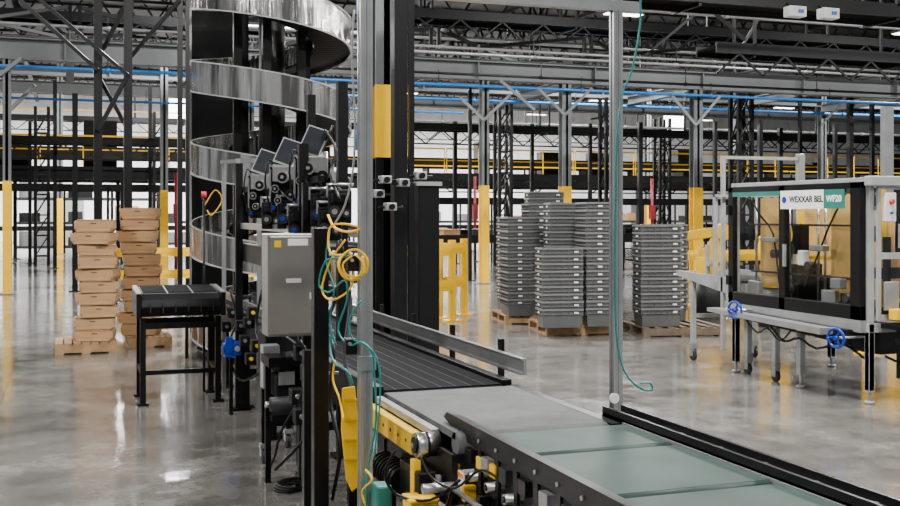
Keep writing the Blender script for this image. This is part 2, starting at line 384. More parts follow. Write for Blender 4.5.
# ------------------------------------------------ far mezzanine
def mezz(xa,xb,ya,yb,z):
    r=thing('mezzanine_deck','dark steel mezzanine deck on black posts','mezzanine',(xa,ya,z),group='mezzanines')
    b=B('blackmatte'); b.box((xa,ya,z-.12),(xb,yb,z)); b.build('deck_plate',r)
    for yy in (ya+.1,(ya+yb)/2,yb-.1):
        b=B('black'); b.ibeam((xa,yy,z-.3),(xb,yy,z-.3),.15,.34); b.build('edge_beam',r)
    x=xa+.5; i=0
    while x<xb:
        for yy in (ya+.1,yb-.1):
            p=B('black'); p.cb((x,yy,(z-.47)/2),(.14,.14,z-.47)); p.cb((x,yy,.01),(.4,.4,.02)); p.build('mezzanine_post',label='black square steel post under the mezzanine deck',category='post',group='mezzanine posts')
        x+=3.8+(i%3)*.7; i+=1
    x=xa
    while x<xb-2.9:
        b=B('yellow')
        b.bar((x,ya+.05,z+1.1),(x+2.9,ya+.05,z+1.1),.06); b.bar((x,ya+.05,z+.6),(x+2.9,ya+.05,z+.6),.04)
        for q in (0,1.45,2.9): b.bar((x+q,ya+.05,z),(x+q,ya+.05,z+1.1),.035)
        b.build('safety_railing',label='yellow tubular safety railing along the mezzanine edge',category='railing',group='mezzanine railings'); x+=3
    c=thing('deck_conveyor','black conveyor with side guards standing on the mezzanine','conveyor',(xa,ya+1,z),group='deck conveyors')
    boxes(c,'side_frame','black',[((xa,ya+.8,z+.3),(xb,ya+.86,z+.75)),((xa,ya+1.5,z+.3),(xb,ya+1.56,z+.75))])
    k=xa+.4
    while k<xb: B('black').box((k,ya+.8,z),(k+.08,ya+1.56,z+.3)).build('leg_frame',c); k+=2.5
    k=xa+1
    while k<xb-1:
        hh=random.uniform(.9,1.9); B(random.choice(['blackmatte','darkgrey','black'])).box((k,ya+2.2,z),(k+random.uniform(.3,1.4),ya+2.8,z+hh)).build('deck_cabinet',label='dark machine cabinet standing on the mezzanine deck',category='cabinet',group='deck cabinets'); k+=random.uniform(2.5,5)
mezz(-16,6,41,45,3.45); mezz(9,44,43,48,3.4)
def floorconv(p,q,wd,z,m='black',lab='black framed belt conveyor on the warehouse floor',step=2.6):
    p=Vector(p);q=Vector(q); t=(q-p).normalized(); n=Vector((-t.y,t.x,0)); r=thing('floor_conveyor',lab,'conveyor',(p.x,p.y,0),group='distant conveyors')
    zz=Vector((0,0,z))
    for sg in (-1,1):
        b=B(m); b.bar(p+n*sg*wd/2+zz,q+n*sg*wd/2+zz,.06,.24); b.build('side_frame',r)
    b=B('beltdark'); b.bar(p+zz,q+zz,wd-.08,.08); b.build('belt',r)
    L=(q-p).length; k=int(L/step)+1
    for i in range(k+1):
        c=p.lerp(q,i/k); b=B(m)
        for sg in (-1,1): b.bar(c+n*sg*wd/2,c+n*sg*wd/2+zz,.06)
        b.bar(c-n*wd/2+Vector((0,0,.3)),c+n*wd/2+Vector((0,0,.3)),.05); b.build('leg_frame',r)
floorconv((9,30,0),(34,30,0),.8,1.0); floorconv((10,36.5,0),(40,36.5,0),.8,2.2,step=5); floorconv((-14,38,0),(5,38,0),.8,2.6,step=4)
floorconv((-14,33,0),(-3,33,0),.8,.9); floorconv((12,40,0),(42,40,0),.9,1.0)
floorconv((5.4,22,0),(5.4,34,0),.8,1.0); floorconv((-16,60,0),(60,60.5,0),1,1.0,step=5)
floorconv((9.0,31.8,0),(9.0,42,0),.8,1.1)
for i in range(16):
    x=10+i*1.45+random.uniform(-.3,.3); h=random.choice([.2,.3]); b=B('cardside' if i%3==0 else 'darkgrey'); b.box((x,29.8,1.05),(x+.5,30.2,1.05+h)); b.box((x-.02,29.78,1.05+h),(x+.52,30.22,1.08+h))
    b.build('conveyed_box',label='small lidded box riding on a distant conveyor',category='box',group='boxes on distant conveyor')
def rack(u,y,n,hz):
    x,d=ATY(u,y); r=thing('storage_rack','black storage rack with loaded shelves','rack',(x,y,0),group='distant racks')
    for k in range(n+1):
        b=B('black')
        for q in (0,1.1): b.box((x+k*2.0-.04,y+q-.04,0),(x+k*2.0+.04,y+q+.04,hz))
        b.build('upright_frame',r)
    z=.3
    while z<hz-.2:
        b=B('darkgrey'); b.box((x,y-.03,z-.06),(x+n*2,y+.03,z+.06)); b.box((x,y+1.07,z-.06),(x+n*2,y+1.13,z+.06)); b.box((x,y,z+.02),(x+n*2,y+1.1,z+.05)); b.build('shelf_beam',r)
        for k in range(n):
            w_=random.uniform(.6,1.6); B(random.choice(['darkgrey','blackmatte','cardside','steelgrey'])).box((x+k*2+.15,y+.1,z+.05),(x+k*2+.15+w_,y+1,z+random.uniform(.3,.75))).build('shelf_load',r)
        z+=1.05
rack(15,50,3,2.9); rack(385,52,3,2.4); rack(512,56,3,2.4); rack(620,51,3,2.4); rack(840,50,3,3.0); rack(120,54,2,2.2)
def mast(u,base_d,w,ztop,m='black',lab='slender black steel upright rising to the roof steel'):
    x,y=D(u,base_d); b=B(m); b.box((x-w/2,y-w/2,0),(x+w/2,y+w/2,ztop)); b.cb((x,y,.01),(w*2.2,w*2.2,.02)); b.build('steel_upright',label=lab,category='post',group='black uprights'); return x,y
for u,d,w,zt in ((98,21.5,.16,10.6),(128,21.5,.16,10.6),(75,24,.12,4.4),(180,22,.1,10.6),(188,22.4,.1,10.6),(55,34.5,.12,6),(150,36,.12,6),
    (640,38.5,.15,5),(760,37.5,.14,5),(455,38,.13,5),(532,39,.12,5),(850,31.5,.14,5.7),(780,41,.16,5),(715,38.3,.12,5),(872,36,.12,5.5),(470,28,.08,5.0),(30,38,.12,5),(590,39,.12,5),(800,34,.1,5.5),(835,39,.12,5)):
    mast(u,d,w,zt)
def lattice(u,d,w,zt):
    x,y=D(u,d); r=thing('lattice_tower','black lattice steel tower supporting conveyors','tower',(x,y,0),group='lattice towers')
    for sx_ in (-1,1):
        for sy_ in (-1,1): B('black').box((x+sx_*w/2-.05,y+sy_*w/2-.05,0),(x+sx_*w/2+.05,y+sy_*w/2+.05,zt)).build('tower_leg',r)
    z=.3; b=B('black')
    while z<zt-.7:
        for sy_ in (-1,1): b.bar((x-w/2,y+sy_*w/2,z),(x+w/2,y+sy_*w/2,z+.7),.04); b.bar((x-w/2,y+sy_*w/2,z),(x+w/2,y+sy_*w/2,z),.05)
        b.bar((x-w/2,y-w/2,z+.7),(x-w/2,y+w/2,z),.04); b.bar((x+w/2,y-w/2,z),(x+w/2,y+w/2,z+.7),.04); z+=.7
    b.build('tower_bracing',r)
for u,d in ((503,36),(609,34.2),(741,31),(662,41.5),(160,39),(42,37)): lattice(u,d,.42,5.4)
def brace(p,q,m='black',w=.06):
    b=B(m); b.bar(p,q,w); b.build('diagonal_brace',label='thin diagonal steel brace between uprights',category='brace',group='diagonal braces')
for (u0,v0,u1,v1,d,m) in ((20,0,98,70,21.3,'black'),(40,0,128,75,21.2,'black'),(98,60,128,0,21.7,'black'),(98,130,128,75,21.3,'black'),(0,75,22,58,22.8,'beamgrey'),(98,75,128,130,21.7,'black'),(128,60,180,0,21.9,'black'),(10,110,35,85,24,'steelgrey'),
    (500,80,535,110,26.7,'steelgrey'),(484,120,510,95,26.5,'steelgrey'),(484,120,460,97,26.4,'steelgrey'),(565,115,592,88,27.1,'steelgrey'),(565,115,538,88,27.0,'steelgrey'),(696,125,720,96,28.4,'steelgrey'),(696,125,672,96,28.3,'steelgrey'),(734,60,770,0,29.5,'black'),(822,125,845,98,37.7,'steelgrey'),(700,0,745,40,22.5,'black'),(640,60,700,10,30.5,'black')):
    brace(P(u0,v0,d),P(u1,v1,d),m,.07)
def guard(x,y,L,ang,h=1.05,lab='yellow steel floor guard rail'):
    r=thing('guard_rail',lab,'guard rail',(x,y,0),ang,group='yellow guard rails')
    for q in ((0,L) if L<3 else (0,L/2,L)): b=B('yellow'); b.cb((q,0,h/2),(.1,.1,h)); b.cb((q,0,.01),(.25,.25,.02)); b.build('guard_post',r,w=False)
    for zz in (h-.15,h*.45): b=B('yellow'); b.box((0,-.09,zz-.1),(L,-.06,zz+.08)); b.box((0,-.1,zz-.03),(L,-.06,zz+.02)); b.build('rail_beam',r,w=False)
x,y=FL(440,318); guard(x,y,1.5,math.radians(75),1.3); x,y=FL(436,316); guard(x,y,.5,0,1.3)
x,y=FL(104,299); guard(x,y,4.2,0,1.1)
x,y=D(398,17); guard(x,y,.9,0,1.3)
x,y=D(684,20.5); guard(x,y,2.2,0,1.1)
def robot(u,d,ang):
    x,y=D(u,d); r=thing('industrial_robot','yellow jointed industrial robot arm on a dark pedestal','robot',(x,y,0),ang)
    b=B('darkgrey'); b.cyl((0,0,0),(0,0,.6),.25,18,.2); b.build('pedestal',r,w=False)
    b=B('yellow'); b.cyl((0,0,.6),(0,0,.85),.22,18); b.cyl((-.18,0,.95),(.18,0,.95),.18,16); b.build('shoulder',r,w=False)
    b=B('yellow'); b.bar((0,0,.95),(0,-.25,1.4),.18,.22); b.cyl((-.15,-.25,1.4),(.15,-.25,1.4),.15,16); b.build('lower_arm',r,w=False,bevel=.02)
    b=B('yellow'); b.bar((0,-.25,1.42),(0,.55,1.3),.15,.17); b.cyl((0,.55,1.3),(0,.62,1.05),.07,12); b.build('upper_arm',r,w=False,bevel=.02)
    b=B('black'); b.cb((0,.63,1.01),(.3,.3,.08)); b.build('gripper',r,w=False)
robot(708,19.0,1.2)
for u in (475,652,176):
    x,d=ATY(u,34); b=B('red'); b.cyl((x,34,0),(x,34,3.0),.05,10); b.cb((x,34,1.8),(.16,.2,.5)); b.build('fire_riser',label='dark red vertical fire riser with cabinet',category='fire riser',group='fire risers')
# ------------------------------------------------ cartons
def pallet(x,y,w,l,ang,m='wood',lab='light wooden pallet on the concrete floor'):
    r=thing('wooden_pallet',lab,'pallet',(x,y,0),ang,group='wooden pallets')
    for i in range(7):
        b=B(m); k=-w/2+i*(w-.09)/6; b.box((k,-l/2,.115),(k+.09,l/2,.135)); b.build('deck_board',r,w=False)
    for q in (-l/2,-.045,l/2-.09):
        b=B(m); b.box((-w/2,q,.02),(w/2,q+.09,.115)); b.build('stringer',r,w=False)
    for q in (-w/2,-.05,w/2-.1):
        b=B(m); b.box((q,-l/2,0),(q+.1,l/2,.02)); b.build('bottom_board',r,w=False)
x1,y1=D(96,13.55); x2,y2=D(142,13.85)
pallet(x1-.12,y1+.05,.72,.75,0); pallet(x2+.1,y2+.4,.55,.85,0)
W,Dp=.46,.42
def carton_mesh(k,h):
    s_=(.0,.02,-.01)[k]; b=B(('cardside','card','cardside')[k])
    sh=(.012,-.01,.0)[k]
    b.loft([[(-W/2+.025,-Dp/2+.015,0),(W/2-.022,-Dp/2+.015,0),(W/2-.022,Dp/2-.015,0),(-W/2+.025,Dp/2-.015,0)],
            [(-W/2,-Dp/2,h*.3),(W/2,-Dp/2,h*.3),(W/2,Dp/2,h*.3),(-W/2,Dp/2,h*.3)],
            [(-W/2-s_,-Dp/2,h*.93),(W/2+s_*.5,-Dp/2,h*.93),(W/2+s_*.5,Dp/2,h*.93),(-W/2-s_,Dp/2,h*.93)]],True,True)
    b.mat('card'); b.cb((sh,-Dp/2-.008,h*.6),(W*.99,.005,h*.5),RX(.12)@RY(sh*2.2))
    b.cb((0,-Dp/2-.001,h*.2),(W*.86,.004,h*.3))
    b.mat('carddark'); b.box((-W/2+.012,-Dp/2+.006,h*.93),(W/2-.012,Dp/2-.006,h*.955)); b.cb((sh*2,-Dp/2-.013,h*.7),(.07,.003,.012))
    b.mat('card'); b.box((-W/2+.03,-Dp/2+.02,h*.955),(W/2-.03,Dp/2-.02,h*.995))
    return b
CH=(.142,.15,.158)
cbs=[carton_mesh(k,CH[k]).build('carton',w=False,label='brown folded cardboard carton stacked on a pallet',category='carton',group='stacked cartons') for k in (0,1,2)]
used=[False]*3
for si,(cx,cy,n,ln) in enumerate(((x1,y1,10,.012),(x2+.02,y2+.36,11,-.006))):
    zc=.136; ln0=0
    for i in range(n):
        k=(0,1,2,1,0,2,2,0,1,2,1)[(i+si*2)%11]; loc=(cx+random.uniform(-.035,.035)+ln0,cy+random.uniform(-.03,.03),zc); zc+=CH[k]; ln0+=random.uniform(-.008,.008)+ln*.2
        if not used[k]: o=cbs[k]; used[k]=True
        else: o=cbs[k].copy(); COL.objects.link(o)
        o.location=loc; o.rotation_euler=(0,0,random.uniform(-.16,.16)-.15)
# ------------------------------------------------ totes
def tote_mesh():
    b=B('tote'); W,L,h=.60,.40,.26
    def rg(w,l,z): return [(-w/2,-l/2,z),(w/2,-l/2,z),(w/2,l/2,z),(-w/2,l/2,z)]
    b.loft([rg(W-.06,L-.06,0),rg(W-.034,L-.034,h-.03),rg(W-.036,L-.036,h),rg(W-.07,L-.07,.008)],True,True)
    b.mat('totelip'); b.loft([rg(W-.03,L-.03,h-.03),rg(W,L,h-.026),rg(W,L,h),rg(W-.036,L-.036,h)]) 
    b.mat('tote')
    for sx in (-1,1):
        for k in (-.27,-.18,-.09,0,.09,.18,.27): b.box((k-.006,sx*(L/2-.012)-.008,h-.1),(k+.006,sx*(L/2-.012)+.010,h-.03))
        b.mat('totelip'); b.box((-.285,sx*(L/2-.012)-.008,h-.078),(.285,sx*(L/2-.012)+.008,h-.070)); b.mat('tote')
        for k in (-.18,-.09,0,.09,.18): b.box((sx*(W/2-.012)-.008,k-.006,h-.1),(sx*(W/2-.012)+.010,k+.006,h-.03))
        b.mat('totelip'); b.box((sx*(W/2-.012)-.008,-.18,h-.078),(sx*(W/2-.012)+.008,.18,h-.070)); b.mat('tote')
    b.mat('labelwhite'); b.box((.165,-L/2-.0015,h-.066),(.225,-L/2+.008,h-.044)); b.box((-W/2-.0015,-.03,h-.066),(-W/2+.008,.03,h-.044))
    return b
t0=tote_mesh().build('storage_tote',w=False,label='dark grey plastic storage tote nested in a stack',category='storage tote',group='stacked storage totes'); first=True
def tstack(u,d,n,ang,z0=.137):
    global first
    x,y=D(u,d)
    for i in range(n):
        if first: o=t0; first=False
        else: o=t0.copy(); COL.objects.link(o)
        o.location=(x+random.uniform(-.004,.004),y+random.uniform(-.004,.004),z0+i*.106); o.rotation_euler=(0,0,ang+random.uniform(-.008,.008))
R90=math.pi/2
AL=-YAW*.55
tstack(559,15.15,9,AL); tstack(594,15.4,15,AL+R90); tstack(566,16.2,15,AL); tstack(596,16.6,15,AL)
tstack(516,17.0,13,AL+R90); tstack(537,17.2,15,AL+R90); tstack(544,18.3,17,AL); tstack(516,18.0,13,AL)
tstack(657,15.3,12,AL); tstack(664,16.1,12,AL)
x,y=D(577,15.75); pallet(x,y+.1,1.1,1.15,AL); x,y=D(527,17.4); pallet(x,y,.95,1.15,AL)
x,y=D(668,15.6); pallet(x+.05,y,1.2,1.1,AL,'wooddark','dark weathered wooden pallet on the concrete floor')
# ------------------------------------------------ CONVEYOR LINE
BZ=.82; XL,XR=1.49,2.12
cv=thing('belt_conveyor','long dark belt conveyor with black side frames','conveyor',(1.8,5.2,0))
ya,yb=5.22,12.0
b=B('beltdark'); b.box((XL,ya,BZ-.03),(XR,yb,BZ)); b.cyl((XL,ya+.02,BZ-.05),(XR,ya+.02,BZ-.05),.05)
b.build('belt',cv)
for k in (.06,.14,.22,.30,.38,.46,.54): B('beltline').box((XL+k-.0018,ya,BZ),(XL+k+.0018,yb,BZ+.0015)).build('belt_stripe',cv)
b=B('darkgrey'); b.box((XL,ya+.1,BZ-.16),(XR,yb,BZ-.12)); b.build('bed_pan',cv)
boxes(cv,'side_frame','black',[((XL-.06,ya,BZ-.2),(XL-.005,yb,BZ+.02)),((XR+.005,ya,BZ-.2),(XR+.06,yb,BZ+.02))],.003)
b=B('alu'); b.prism([(XR+.085,BZ+.055),(XR+.07,BZ+.055),(XR+.07,BZ+.062),(XR+.085,BZ+.07),(XR+.085,BZ+.125),(XR+.07,BZ+.133),(XR+.07,BZ+.14),(XR+.1,BZ+.14),(XR+.1,BZ+.055)],'y',ya-.1,yb-3.2); b.build('guide_rail',cv,label='bright aluminium guide rail')
b=B('alu'); b.box((XL-.05,7.8,BZ+.06),(XL-.035,yb,BZ+.13)); b.build('guide_rail',cv)
for y in (5.5,6.3,7.1,7.9,8.6):
    b=B('black'); b.box((XR+.10,y-.02,BZ-.18),(XR+.125,y+.02,BZ+.2)); b.cyl((XR+.06,y,BZ-.1),(XR+.13,y,BZ-.1),.015,8); b.build('rail_bracket',cv)
for y in (5.6,6.9,8.2,9.5,10.8,11.8):
    b=B('black')
    for x in (XL-.04,XR+.035): b.box((x-.03,y-.03,.03),(x+.03,y+.03,BZ-.18)); b.box((x-.07,y-.06,0),(x+.07,y+.06,.03))
    b.box((XL-.04,y-.02,.3),(XR+.03,y+.02,.35)); b.build('leg_frame',cv)
for i in range(10):
    y=7.0+i*.5; b=B('alu'); b.cyl((XL-.07,y,BZ-.05),(XL-.058,y,BZ-.05),.018,8); b.build('roller_end',cv)
cg=thing('transfer_conveyor','short grey belt transfer conveyor with yellow side beam','conveyor',(1.8,4.1,0))
ya,yb=4.07,5.18
b=B('beltgrey'); b.box((XL-.02,ya+.04,BZ-.03),(XR+.03,yb-.03,BZ)); b.cyl((XL-.02,yb-.04,BZ-.045),(XR+.03,yb-.04,BZ-.045),.045,20); b.cyl((XL-.02,ya+.045,BZ-.045),(XR+.03,ya+.045,BZ-.045),.045,20); b.build('belt',cg)
b=B('darkgrey'); b.box((XL,ya+.12,BZ-.14),(XR,yb-.1,BZ-.1)); b.build('bed_pan',cg)
b=B('yellowdull'); b.box((XL-.11,4.42,BZ-.15),(XL-.06,yb,BZ-.055)); b.build('side_beam',cg,bevel=.004,label='yellow painted side beam')
for i in range(6):
    y=4.5+i*.12; b=B('black'); b.cyl((XL-.113,y,BZ-.1),(XL-.109,y,BZ-.1),.008,8); b.build('beam_bolt',cg)
b=B('aluflat'); b.box((XL-.06,4.3,BZ-.05),(XL-.025,yb,BZ-.02)); b.build('edge_strip',cg)
boxes(cg,'side_frame','black',[((XL-.05,ya,BZ-.3),(XL-.025,yb,BZ-.08)),((XR+.035,ya,BZ-.22),(XR+.08,yb,BZ+.0))])
PY,PZ=4.3,BZ-.08
b=B('stainless'); b.cyl((XL-.13,PY,PZ),(XL-.03,PY,PZ),.052,24); b.mat('black'); b.cyl((XL-.14,PY,PZ),(XL-.13,PY,PZ),.035,16); b.cyl((XL-.09,PY,PZ),(XL-.08,PY,PZ),.056,20); b.mat('alu'); b.cyl((XL-.145,PY,PZ),(XL-.14,PY,PZ),.012,10); b.build('drive_pulley',cg,label='polished steel drive pulley')
b=B('black'); b.box((XL-.14,4.22,BZ-.36),(XL-.055,4.5,BZ-.18)); b.build('gear_motor',cg,bevel=.006)
b=B('black'); b.cyl((XL-.12,4.5,BZ-.28),(XL-.12,4.85,BZ-.28),.06,16)
for i in range(8): b.cyl((XL-.12,4.53+i*.04,BZ-.28),(XL-.12,4.54+i*.04,BZ-.28),.068,16)
b.build('finned_motor',cg)
b=B('yellow'); b.cb((XL-.14,4.2,BZ-.36),(.12,.12,.15)); b.cb((XL-.14,4.2,BZ-.275),(.13,.13,.02)); b.build('valve_guard',cg,bevel=.01,label='yellow box guard')
b=B('yellow'); b.bar((XL-.13,4.3,BZ-.28),(XL-.13,4.3,BZ-.14),.03,.05); b.build('valve_bracket',cg)
b=B('green'); b.cb((XL-.22,4.5,BZ-.34),(.07,.1,.12)); b.build('valve_body',cg,bevel=.01,label='dark green valve body')
b=B('alu'); b.cyl((XL-.18,4.05,BZ-.2),(XL-.05,4.05,BZ-.2),.02,12); b.build('cross_shaft',cg)
for i in range(5):
    b=B(('alu','darkgrey','black')[i%3]); b.cb((XL-.075,4.16+i*.05,BZ-.2-(i%2)*.03),(.02,.03,.045)); b.build('mounting_clip',cg,bevel=.003)
for y in (4.5,5.05):
    b=B('black')
    for x in (XL-.03,XR+.05): b.box((x-.03,y-.03,0.02),(x+.03,y+.03,BZ-.2)); b.box((x-.06,y-.06,0),(x+.06,y+.06,.02))
    b.box((XL,y-.02,.35),(XR,y+.02,.4)); b.build('leg_frame',cg)
ce=thing('sorter_conveyor','green belted segmented conveyor with black guards','conveyor',(1.9,1.6,0))
GL,GR=1.60,2.19
for (a,bb) in ((3.64,4.05),(3.01,3.625),(2.42,2.995),(1.7,2.405)):
    b=B('beltgreen'); b.box((GL-.03,a+.02,BZ-.03),(GR,bb-.02,BZ+.002)); b.cyl((GL-.03,a+.025,BZ-.022),(GR,a+.025,BZ-.022),.024,16); b.cyl((GL-.03,bb-.025,BZ-.022),(GR,bb-.025,BZ-.022),.024,16); b.build('belt_segment',ce)
boxes(ce,'edge_strip','aluflat',[((GL-.05,1.7,BZ-.02),(GL-.032,4.05,BZ+.004)),((GR+.002,1.7,BZ-.02),(GR+.012,4.05,BZ+.006))])
fx=1.515
b=B('black'); b.prism([(1.7,BZ-.035),(4.05,BZ-.035),(4.2,BZ-.02),(4.36,BZ+.02),(4.32,BZ+.045),(1.7,BZ+.045)],'x',fx-.01,fx); b.build('side_guard',ce,label='slim black sheet metal guard')
b=B('black'); b.box((fx,1.7,BZ+.033),(fx+.03,4.26,BZ+.043)); b.build('guard_flange',ce)
b=B('black'); b.box((GR+.014,1.6,BZ-.2),(GR+.12,4.25,BZ+.014)); b.box((GR+.014,1.6,BZ+.0),(GR+.026,4.25,BZ+.042)); b.box((GR+.105,1.6,BZ+.0),(GR+.12,4.25,BZ+.042)); b.build('side_guard',ce,label='black channel guard')
for i in range(9):
    y=1.8+i*.27; b=B('darkgrey'); b.cyl((GR+.065,y,BZ+.012),(GR+.065,y,BZ+.026),.014,10); b.build('guard_bolt',ce)
for i in range(12):
    y=1.95+i*.18
    b=B('alu'); b.cyl((fx-.018,y,BZ-.0),(fx-.01,y,BZ-.0),.008,10); b.build('guard_bolt',ce)
    b=B(('darkgrey','aluflat','black')[i%3]); b.cb((fx-.012,y+.09,BZ-.075),(.03,.07,.055)); b.build('bearing_block',ce,bevel=.003)
    b=B('stainless'); b.cyl((fx-.035,y+.05,BZ-.15),(GL+.1,y+.05,BZ-.15),.02,14); b.mat('black'); b.cyl((fx-.04,y+.05,BZ-.15),(fx-.035,y+.05,BZ-.15),.012,8); b.build('return_roller',ce)
    b=B('black'); b.cb((fx-.005,y,BZ-.12),(.012,.03,.17)); b.build('support_bracket',ce)
b=B('darkgrey'); b.box((GL-.05,1.7,BZ-.22),(GL-.035,4.1,BZ-.04)); b.build('frame_channel',ce)
b=B('yellow'); b.box((fx-.02,3.75,BZ-.11),(fx+.0,3.95,BZ-.06)); b.build('bearing_cover',ce,bevel=.006)
b=B('black'); b.box((GL-.1,1.7,BZ-.36),(GL-.03,4.2,BZ-.26)); b.build('lower_rail',ce)
b=B('alu'); b.box((GL-.17,1.9,BZ-.42),(GL-.13,4.15,BZ-.38)); b.build('support_rail',ce)
b=B('alu'); b.cyl((GL-.16,1.9,BZ-.21),(GL-.16,4.1,BZ-.21),.011,8); b.build('air_manifold',ce)
for i,y in enumerate((2.6,2.8,3.0,3.2,3.4,3.6,3.8,3.97)):
    b=B(('darkgrey','lightgrey','black','aluflat')[i%4]); b.box((GL-.17,y-.06,BZ-.36),(GL-.1,y+.06,BZ-.24-(i%2)*.03)); b.build('drive_card',ce,bevel=.004)
    b=B('alu'); b.cyl((GL-.19,y,BZ-.3),(GL-.17,y,BZ-.3),.02,12); b.build('card_connector',ce)
    b=B('yellow' if i%3==1 else 'black'); b.box((GL-.15,y-.015,BZ-.24),(GL-.1,y+.015,BZ-.18)); b.build('bracket_tab',ce)
    b=B('black'); b.tube([(GL-.19,y,BZ-.3),(GL-.22,y+.03,BZ-.34),(GL-.2,y+.08,BZ-.3),(GL-.16,y+.1,BZ-.22)],.005,6); b.build('card_cable',ce)
b=B('labelwhite'); b.box((fx-.05,4.0,BZ-.24),(fx-.045,4.1,BZ-.14)); b.mat('orange'); b.box((fx-.052,4.005,BZ-.165),(fx-.049,4.095,BZ-.145)); b.build('warning_label',ce,label='white and orange warning label')
b=B('yellow'); b.box((fx-.045,4.12,BZ-.26),(fx-.02,4.2,BZ-.13)); b.build('bearing_cover',ce,bevel=.006)
for y in (1.9,3.0,4.0):
    b=B('black')
    for x in (GL-.05,GR+.06): b.box((x-.035,y-.035,.02),(x+.035,y+.035,BZ-.2)); b.box((x-.07,y-.07,0),(x+.07,y+.07,.02))
    b.box((GL,y-.02,.3),(GR,y+.02,.36)); b.build('leg_frame',ce)
# ------------------------------------------------ gantry frame
gy=4.62; gx0=ATY(365,gy)[0]; gx1,gd1=ATY(616,gy)
gz=2.675
ga=thing('aluminium_gantry','tall aluminium profile gantry standing across the conveyor','gantry',(gx0,gy,0))
def profile(b,x,y,z0,z1,w):
    b.box((x-w/2+.006,y-w/2+.006,z0),(x+w/2-.006,y+w/2-.006,z1))
    for sx in (-1,1):
        for sy in (-1,1):
            b.box((x+sx*(w/2-.008)-.008,y+sy*(w/2-.008)-.008,z0),(x+sx*(w/2-.008)+.008,y+sy*(w/2-.008)+.008,z1))
            b.box((x+sx*w*.12-.004,y+sy*(w/2-.006)-.006,z0),(x+sx*w*.12+.004,y+sy*(w/2-.006)+.004,z1))
for xx,ww in ((gx0,.056),(gx1,.048)):
    b=B('alu'); profile(b,xx,gy,0.02,3.1,ww); b.cb((xx,gy,.01),(.14,.14,.02)); b.build('gantry_post',ga)
b=B('alu'); b.box((gx0+.2,gy-.025,gz),(gx1+.12,gy+.025,gz+.05)); b.build('gantry_crossbar',ga)
b=B('alu'); b.cb((gx0,gy-.035,1.05),(.08,.015,.06)); b.build('joining_plate',ga)
b=B('labelwhite'); b.cyl((gx1-.03,gy-.035,.83),(gx1-.03,gy-.045,.83),.025,18); b.build('photo_eye',ga,label='white reflector disc')
b=B('teal'); b.tube([P(640,-10,4.98),P(640,25,4.98),P(632,70,4.98),P(622,95,4.98),P(617,140,4.95),P(615,240,4.95),P(616,330,4.95),P(624,370,4.95),P(640,388,4.95),P(652,390,4.95),P(650,383,4.95),P(640,383,4.95)],.0048,7)
b.build('air_hose',label='teal pneumatic air hose running down the gantry post',category='hose',group='pneumatic hoses')
x,y=D(320,5.05); bp=thing('black_support_post','thick black steel support post beside the conveyor','post',(x,y,0))
b=B('black'); b.cb((x,y,.82),(.07,.07,1.64)); b.build('post_shaft',bp,bevel=.004); b=B('black'); b.cb((x,y,.01),(.18,.18,.02)); b.build('base_plate',bp)
x,y=D(307,5.6); b=B('black'); b.cb((x,y,.5),(.04,.05,1.0)); b.build('black_support_post',label='short black steel leg beside the conveyor',category='post')
ex,ey=D(294,6.5); en=thing('control_enclosure','stainless steel electrical enclosure with hinged door','enclosure',(ex,ey,.98))
b=B('cabinet'); b.box((ex-.175,ey-.1,.98),(ex+.175,ey+.12,1.59)); b.build('body',en,bevel=.008)
B('cabinet').box((ex-.165,ey-.118,.995),(ex+.165,ey-.1,1.575)).build('door',en,bevel=.005)
for (a,c_,e,f_,m) in ((-.07,1.3,.02,1.325,'labelwhite'),(-.06,1.52,.06,1.56,'labelwhite'),(-.14,1.51,-.1,1.55,'yellow'),(.07,1.2,.1,1.24,'labelwhite')):
    b=B(m); b.box((ex+a,ey-.1195,c_),(ex+e,ey-.1185,f_)); b.build('nameplate',en)
for q in (1.1,1.48): b=B('blackmatte'); b.cyl((ex+.15,ey-.125,q),(ex+.15,ey-.118,q),.012,8); b.build('latch',en)
b=B('black'); b.box((ex+.08,ey+.12,0),(ex+.14,ey+.18,1.9)); b.box((ex-.15,ey+.12,1.5),(ex+.15,ey+.14,1.54)); b.build('mounting_post',en)
